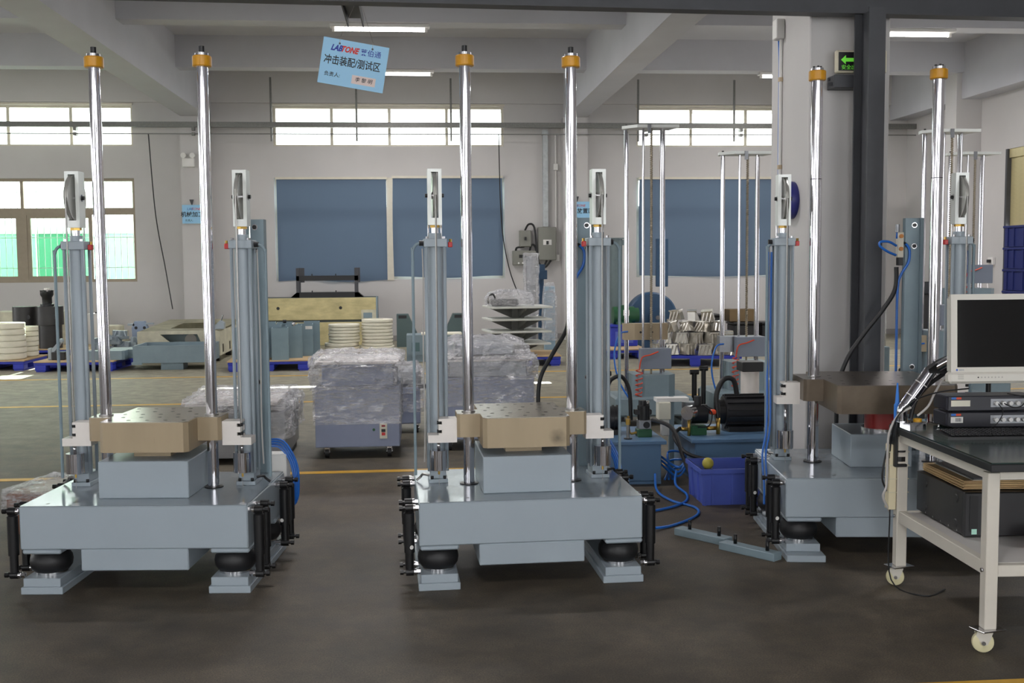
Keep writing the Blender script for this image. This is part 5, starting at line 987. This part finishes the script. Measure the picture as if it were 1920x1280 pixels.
# ================================================================ computer bench in the right foreground
bench_m = mat('bench_cream_paint',(208,202,190),0.45,0,0.03,6); BR = math.radians(-2.8); BO = Vector((2.424,4.42,0))
def on_bench(x,y,z):
    return (BO.x+x*math.cos(BR)-y*math.sin(BR), BO.y+x*math.sin(BR)+y*math.cos(BR), z)
wb_ = thing('work_bench','cream steel work bench on casters with a dark green top','bench',BO,BR)
LEG = [(0,0),(0,0.98),(1.42,0),(1.42,0.98)]
def b_leg(q): box(q,-0.027,0.027,-0.027,0.027,0.105,0.785,0.003)
def b_plate(q): box(q,-0.062,0.062,-0.045,0.045,0.098,0.105,0.002)
def b_cwheel(q): lathe(q,[(0.0,-0.016),(0.036,-0.016),(0.044,-0.011),(0.046,0.0),(0.044,0.011),(0.036,0.016),(0.0,0.016)],(0,0,0.046),'X',28)
def b_fork(q):
    for s in (-1,1): prism(q,[(-0.03,0.098),(0.035,0.098),(0.04,0.075),(0.03,0.062),(0.016,0.036),(-0.006,0.036),(-0.018,0.062)],'X',s*0.022-0.002,s*0.022+0.002)
    box(q,-0.024,0.024,-0.03,0.035,0.094,0.098)
for x,y in LEG:
    l = shared('bleg','leg',wb_,(x,y,0),b_leg,bench_m)
    shared('bplate','caster_plate',l,(0,0,0),b_plate,chrome2,(0,0,0.3))
    shared('bfork','caster_fork',l,(-0.01,0.0,0),b_fork,bench_m,(0,0,math.radians(75)))
    shared('bwheel','caster_wheel',l,(-0.022,-0.004,0),b_cwheel,mat('cream_wheel',(214,206,166),0.45),(0,0,math.radians(75)))
    shared('bax','axle_nut',l,(-0.022,-0.004,0.046),lambda q: cyl(q,(-0.028,0,0),(0.028,0,0),0.009,n=8),chrome2,(0,0,math.radians(75)))
tt = pbox('table_top', mat('bench_top_dark_green',(30,50,46),0.16,0,0.1,5), wb_,-0.036,1.496,-0.076,1.046,0.832,0.838)
pbox('edge_band', mat('bench_edge_black',(26,26,28),0.45), tt,-0.04,1.5,-0.08,1.05,0.798,0.832,0.003)
pbox('apron', bench_m, wb_,0.027,1.393,-0.02,0.02,0.755,0.797); pbox('apron', bench_m, wb_,0.027,1.393,0.96,1.0,0.755,0.797); pbox('apron', bench_m, wb_,-0.02,0.02,0.027,0.953,0.755,0.797)
pbox('shelf_rail', bench_m, wb_,0.027,1.393,-0.025,0.015,0.335,0.385,0.002); pbox('shelf_rail', bench_m, wb_,0.027,1.393,0.965,1.005,0.335,0.385,0.002); pbox('shelf_rail', bench_m, wb_,-0.02,0.02,0.027,0.953,0.335,0.395,0.002); pbox('shelf_rail', bench_m, wb_,1.40,1.44,0.027,0.953,0.335,0.395,0.002)
pbox('shelf_board', mat('shelf_white_board',(204,200,196),0.5,0,0.04,5), wb_,0.021,1.40,0.016,0.964,0.372,0.386)
for y,z in ((0.0,0.36),(0.98,0.365)): pcyl('frame_bolt', chrome2, wb_,(-0.036,y,z),(-0.027,y,z),0.009,n=10)
pw = thing('power_strip','cream power strip taped along the rear bench leg','power strip',on_bench(-0.05,0.99,0.40),BR); pbox('body', mat('power_strip_cream',(226,214,180),0.5), pw,-0.018,0.02,-0.03,0.03,0,0.34,0.004)
for k in range(4): pbox('tape_band', mat('clear_tape',(214,208,180),0.3), pw,-0.0185,0.085,-0.032,0.032,0.09+0.07*k,0.094+0.07*k)
pc = thing('industrial_computer','black industrial rack computer on the bench shelf','computer',on_bench(0.085,0.42,0.386),BR); pm = mat('computer_black',(38,38,40),0.42,0,0.05,20,0.05,300)
pbox('case', pm, pc,0,0.46,0.03,0.56,0.012,0.215,0.003); pbox('front_panel', pm, pc,-0.003,0.463,0.0,0.03,0.008,0.218,0.006)
pbox('drive_bay', black, pc,0.02,0.06,-0.002,0.0,0.03,0.20); pbox('red_tab', red, pc,0.093,0.098,-0.004,0.0,0.012,0.055); pbox('sticker', mat('pale_green_sticker',(176,224,206),0.5), pc,0.03,0.055,-0.003,-0.0015,0.02,0.045); pbox('drive_door', pm, pc,0.30,0.44,-0.004,0.0,0.03,0.20,0.003); pbox('groove', black, pc,0.088,0.094,-0.002,0.0,0.03,0.2)
for y in (0.1,0.45):
    for z in (0.05,0.17): bm = bm_new(); lathe(bm,[(0.0,0.0),(0.022,0.0),(0.018,-0.004),(0.0,-0.004)],(0,y,z),'X',16); obj('foot_boss', bm, pm, pc)
for k in range(5): pcyl('screw', chrome2, pc,(-0.003,0.08+0.09*k,0.022),(0.0,0.08+0.09*k,0.022),0.005,n=8)
for x in (0.05,0.41): pbox('foot', black, pc,x-0.02,x+0.02,0.06,0.5,0,0.012)
tanc = mat('cardboard_tan',(196,166,120),0.75,0,0.1,10)
for k in range(6):
    c = pbox('cardboard_sheet', tanc, None, -0.16+0.004*(k%2),0.44,-0.24+0.006*(k%3),0.24,0,0.0055); c.location = on_bench(0.265,0.72,0.606+0.0066*k); c.rotation_euler = (0,0,BR+random.uniform(-0.02,0.02)); tag(c,'corrugated cardboard sheet on the black computer, %s of six'%ORD[5-k],'cardboard','cardboard sheets on the computer')
ps = pbox('paper_sheet', white, None,-0.12,0.42,-0.24,0.2,0,0.002); ps.location = on_bench(0.27,0.73,0.647); ps.rotation_euler = (0,0,BR); tag(ps,'white paper sheet lying on the cardboard under the bench top','paper')
db = pbox('grey_board', mat('dark_grey_board',(62,62,66),0.35), None,-0.11,0.42,-0.23,0.2,0,0.006); db.location = on_bench(0.27,0.73,0.650); db.rotation_euler = (0,0,BR); tag(db,'dark grey flat board on top of the paper and cardboard','board')
rb = thing('red_reel','round red plastic item on the bench shelf at the right edge','reel',on_bench(0.42,0.25,0.386),BR); pcyl('reel', mat('bright_red_plastic',(176,24,26),0.35), rb,(0,0,0.0),(0,0,0.06),0.085,n=28); pcyl('rim', red, rb,(0,0,0.06),(0,0,0.068),0.07,n=28)
# instruments and keyboard
def analyzer(z,label,kind):
    a = thing('signal_analyzer', label, 'instrument', on_bench(0.175,0.84,z), BR, 'stacked instruments on the bench'); nm = mat('instrument_navy_black',(30,30,44),0.4)
    pbox('case', nm, a,0,0.46,0.012,0.17,0.008,0.080,0.005); pbox('front_panel', mat('instrument_front',(40,40,48),0.35), a,0.004,0.456,0.0,0.012,0.006,0.082,0.004)
    cpn = pbox('connector_plate', alu_dark, a,0.22,0.405,-0.003,0.0,0.025,0.066)
    for k in range(5): pcyl('bnc_socket', mat('bnc_white',(226,224,222),0.4), cpn,(0.245+0.036*k,-0.022,0.045),(0.245+0.036*k,-0.003,0.045),0.0105,n=14)
    pbox('orange_stripe', orange, a,0.045,0.07,-0.002,0.0,0.066,0.076); pbox('blue_stripe', blue_tube, a,0.02,0.044,-0.002,0.0,0.066,0.076)
    lb = pbox('label_plate', white if kind else cream, a,0.018,0.08 if kind else 0.115,-0.003,-0.001,0.030,0.060)
    if kind:
        for k in range(6): pbox('barcode_bar', ink, lb,0.042+0.005*k,0.0445+0.005*k,-0.0036,-0.003,0.036,0.055)
    for x in (0.03,0.43):
        for y in (0.03,0.15): pcyl('foot', black, a,(x,y,0),(x,y,0.008),0.01,n=10)
    return a
analyzer(0.838,'lower black signal analyzer with a barcode label on the bench',1); a2 = analyzer(0.921,'upper black signal analyzer with a blank cream label on the bench',0)
ptube('test_lead', cable_black, a2,[(0.28,-0.02,0.045),(0.31,-0.06,0.03),(0.36,-0.05,0.04),(0.38,-0.02,0.075),(0.33,0.05,0.086)],0.0028,6,5); ptube('test_lead', cable_black, a2,[(0.25,-0.02,0.045),(0.26,-0.05,0.0),(0.20,-0.06,-0.07),(0.08,-0.05,-0.079),(-0.03,-0.01,-0.06),(-0.08,0.04,-0.05)],0.0025,6,6)
kb = thing('keyboard','black computer keyboard on the dark green bench top','keyboard',on_bench(0.03,0.50,0.838),BR); bm = bm_new(); prism(bm,[(0,0),(0.16,0),(0.16,0.026),(0,0.014)],'X',0,0.45); obj('body', bm, black, kb)
bm = bm_new(); box(bm,-0.0078,0.0078,-0.0075,0.0075,0,0.007,0.002); kproto = None
for r in range(6):
    for c in range(20):
        if kproto is None: kproto = obj('key', bm, dark, kb); o = kproto
        else: o = kproto.copy(); COL.objects.link(o)
        o.location = (0.035+c*0.0198,0.025+r*0.0222,0.0155+0.012*(0.025+r*0.0222)/0.16); o.rotation_euler.x = 0.075
pbox('indicator', red, kb,0.03,0.075,0.148,0.152,0.0255,0.027)
# monitor on its chrome arm
mn = thing('monitor','cream framed monitor with a black screen on a chrome arm','monitor',on_bench(0.06,0.545,1.10),BR); mc = mat('monitor_cream',(214,210,200),0.45); TL = Matrix.Rotation(math.radians(-3.0),4,'X')
def mpart(name, m, *a, bev=0.0, par=None):
    o = pbox(name, m, par or mn, *a, bev); 
    if par is None: o.matrix_local = TL
    return o
bm = bm_new(); ring_prism(bm,(0,0.53,0.055,0.425),(0.030,0.50,0.078,0.398),'Y',0,0.02); o = obj('bezel', bm, mc, mn); o.matrix_local = TL
mpart('rear_shell', mc, 0.004,0.526,0.02,0.07,0.045,0.42, bev=0.015); sc_ = mpart('screen', mat('black_screen_glass',(12,12,13),0.06,0,spec=0.7), 0.030,0.50,0.010,0.0195,0.078,0.398)
chn = mpart('speaker_bar', mc, -0.012,0.542,-0.006,0.05,0.0,0.056, bev=0.012)
for k in range(5): pbox('speaker_slot', mat('slot_grey',(150,146,138),0.6), chn,0.03,0.058,-0.0068,-0.0058,0.022+0.005*k,0.0235+0.005*k)
for k in range(8): pcyl('button', mat('button_grey',(176,172,164),0.5) if k else black, chn,(0.128+0.0165*k,-0.0072,0.03),(0.128+0.0165*k,-0.006,0.03),0.0035,n=8)
bm = bm_new(); prism(bm,[(0.022,0.066),(0.028,0.060),(0.034,0.066),(0.028,0.072)],'Y',-0.0008,0.0); o = obj('logo', bm, mat('logo_blue',(40,90,190),0.4), mn); o.matrix_local = TL
text_mesh('lettering','EIZO',0.011,mat('logo_grey',(120,130,150),0.5),mn,TL @ Matrix.Translation((0.05,-0.0006,0.0655)) @ FACE_CAM)
am = thing('chrome_stand','polished chrome gas-spring monitor arm clamped to the bench corner','stand',on_bench(-0.005,0.965,0.838),BR)
bm = bm_new(); prism(bm,[(-0.03,-0.05),(0.02,-0.055),(0.11,-0.035),(0.12,-0.02),(0.05,0.04),(-0.03,0.045)],'Z',0,0.022); obj('clamp_base', bm, chrome, am)
pcyl('collar', chrome, am,(0,0,0.022),(0,0,0.034),0.027,n=24); ptube('elbow', chrome, am,[(0,0,0.034),(0,0,0.08),(0.012,-0.002,0.105),(0.03,-0.004,0.125)],0.027,16,4)
pcyl('lower_arm', chrome, am,(0.018,-0.003,0.108),(0.135,-0.02,0.285),0.032,n=24); bm = bm_new(); prism(bm,[(0.115,0.275),(0.20,0.27),(0.24,0.315),(0.225,0.36),(0.17,0.335),(0.11,0.295)],'Y',-0.055,0.0); obj('knuckle', bm, black, am); pcyl('knuckle_pin', chrome2, am,(0.178,-0.062,0.305),(0.178,-0.055,0.305),0.01,n=12)
pcyl('upper_arm', chrome, am,(0.165,-0.03,0.30),(0.30,-0.20,0.43),0.026,n=24); pcyl('tilt_head', black, am,(0.29,-0.345,0.43),(0.30,-0.20,0.43),0.03,n=16)
for t in (0.25,0.62):
    p = Vector((0.018,-0.003,0.108)).lerp(Vector((0.135,-0.02,0.285)),t); dr = Vector((0.117,-0.017,0.177)).normalized(); pcyl('cable_tie', white, am, p-dr*0.0025, p+dr*0.0025,0.0335,n=20)
pbox('clamp_bar', black, am,-0.045,-0.030,-0.03,0.03,-0.20,0.022,0.003); pbox('clamp_jaw', black, am,-0.045,0.02,-0.03,0.03,-0.21,-0.195,0.003); pcyl('clamp_screw', chrome2, am,(-0.005,0,-0.20),(-0.005,0,-0.05),0.006,n=8); pcyl('clamp_disc', black, am,(-0.005,0,-0.135),(-0.005,0,-0.127),0.026,n=18); bm = bm_new(); prism(bm,[(-0.035,-0.01),(-0.005,-0.016),(0.027,-0.01),(0.027,0.01),(-0.005,0.016),(-0.035,0.01)],'Z',-0.185,-0.16); obj('wing_knob', bm, black, am)
ptube('arm_cable', cable_black, am,[(0.25,-0.10,0.36),(0.20,-0.05,0.28),(0.13,0.01,0.20),(0.08,0.03,0.12),(0.06,0.04,0.03)],0.011,8,6)
ptube('arm_cable', cable_grey, am,[(0.24,-0.14,0.33),(0.19,-0.06,0.25),(0.16,-0.02,0.17),(0.13,-0.01,0.10),(0.08,0.0,0.05)],0.006,8,6)
ptube('signal_cable', cable_grey, am,[(0.03,-0.04,0.10),(-0.03,-0.03,0.06),(-0.07,-0.02,-0.02),(-0.08,-0.02,-0.12),(-0.082,-0.02,-0.30),(-0.10,-0.02,-0.36),(-0.07,0.0,-0.42),(-0.05,0.02,-0.45)],0.006,8,6)
ptube('signal_cable', cable_black, am,[(0.30,-0.1,0.20),(0.17,-0.06,0.18),(0.06,-0.05,0.145),(0.0,-0.045,0.10),(-0.05,-0.03,0.02),(-0.06,0.0,-0.15),(-0.055,0.0,-0.45),(-0.05,-0.02,-0.80),(0.05,-0.2,-0.832),(0.20,-0.1,-0.832)],0.004,6,6)
ptube('signal_cable', cable_black, am,[(-0.045,0.02,-0.05),(-0.075,0.02,-0.16),(-0.09,0.02,-0.28),(-0.05,0.03,-0.36)],0.005,6,6)
bc = thing('blue_cone','small blue plastic nozzle standing behind the chrome arm','nozzle',on_bench(-0.01,1.02,0.838),BR); pcyl('nozzle', mat('bright_blue_plastic',(50,128,220),0.4), bc,(0,0,0.11),(0,0,0.215),0.011,0.004,n=14); pcyl('bottle', mat('bright_blue_plastic',(50,128,220),0.4), bc,(0,0,0),(0,0,0.10),0.016,n=16); pcyl('shoulder', mat('bright_blue_plastic',(50,128,220),0.4), bc,(0,0,0.10),(0,0,0.11),0.016,0.011,n=16)
tp_ = thing('tape_roll','small amber roll of tape behind the chrome arm','tape',on_bench(0.09,1.0,0.838),BR); bm = bm_new(); lathe(bm,[(0.012,0),(0.022,0),(0.022,0.03),(0.012,0.03),(0.012,0)],n=20); obj('roll', bm, mat('amber_tape',(214,160,30),0.35), tp_)
scw = thing('silver_bolt','small silver bolt standing on the bench top','bolt',on_bench(0.115,0.80,0.838)); pcyl('shank', chrome2, scw,(0,0,0.006),(0,0,0.03),0.004,n=10); pcyl('head', chrome2, scw,(0,0,0),(0,0,0.006),0.008,n=6)
lb_ = pbox('wood_chip', ply, None,-0.02,0.02,-0.004,0.004,0,0.004); lb_.location = (2.53,5.60,0.0); tag(lb_,'tiny pale wood chip on the floor under the bench','chip')
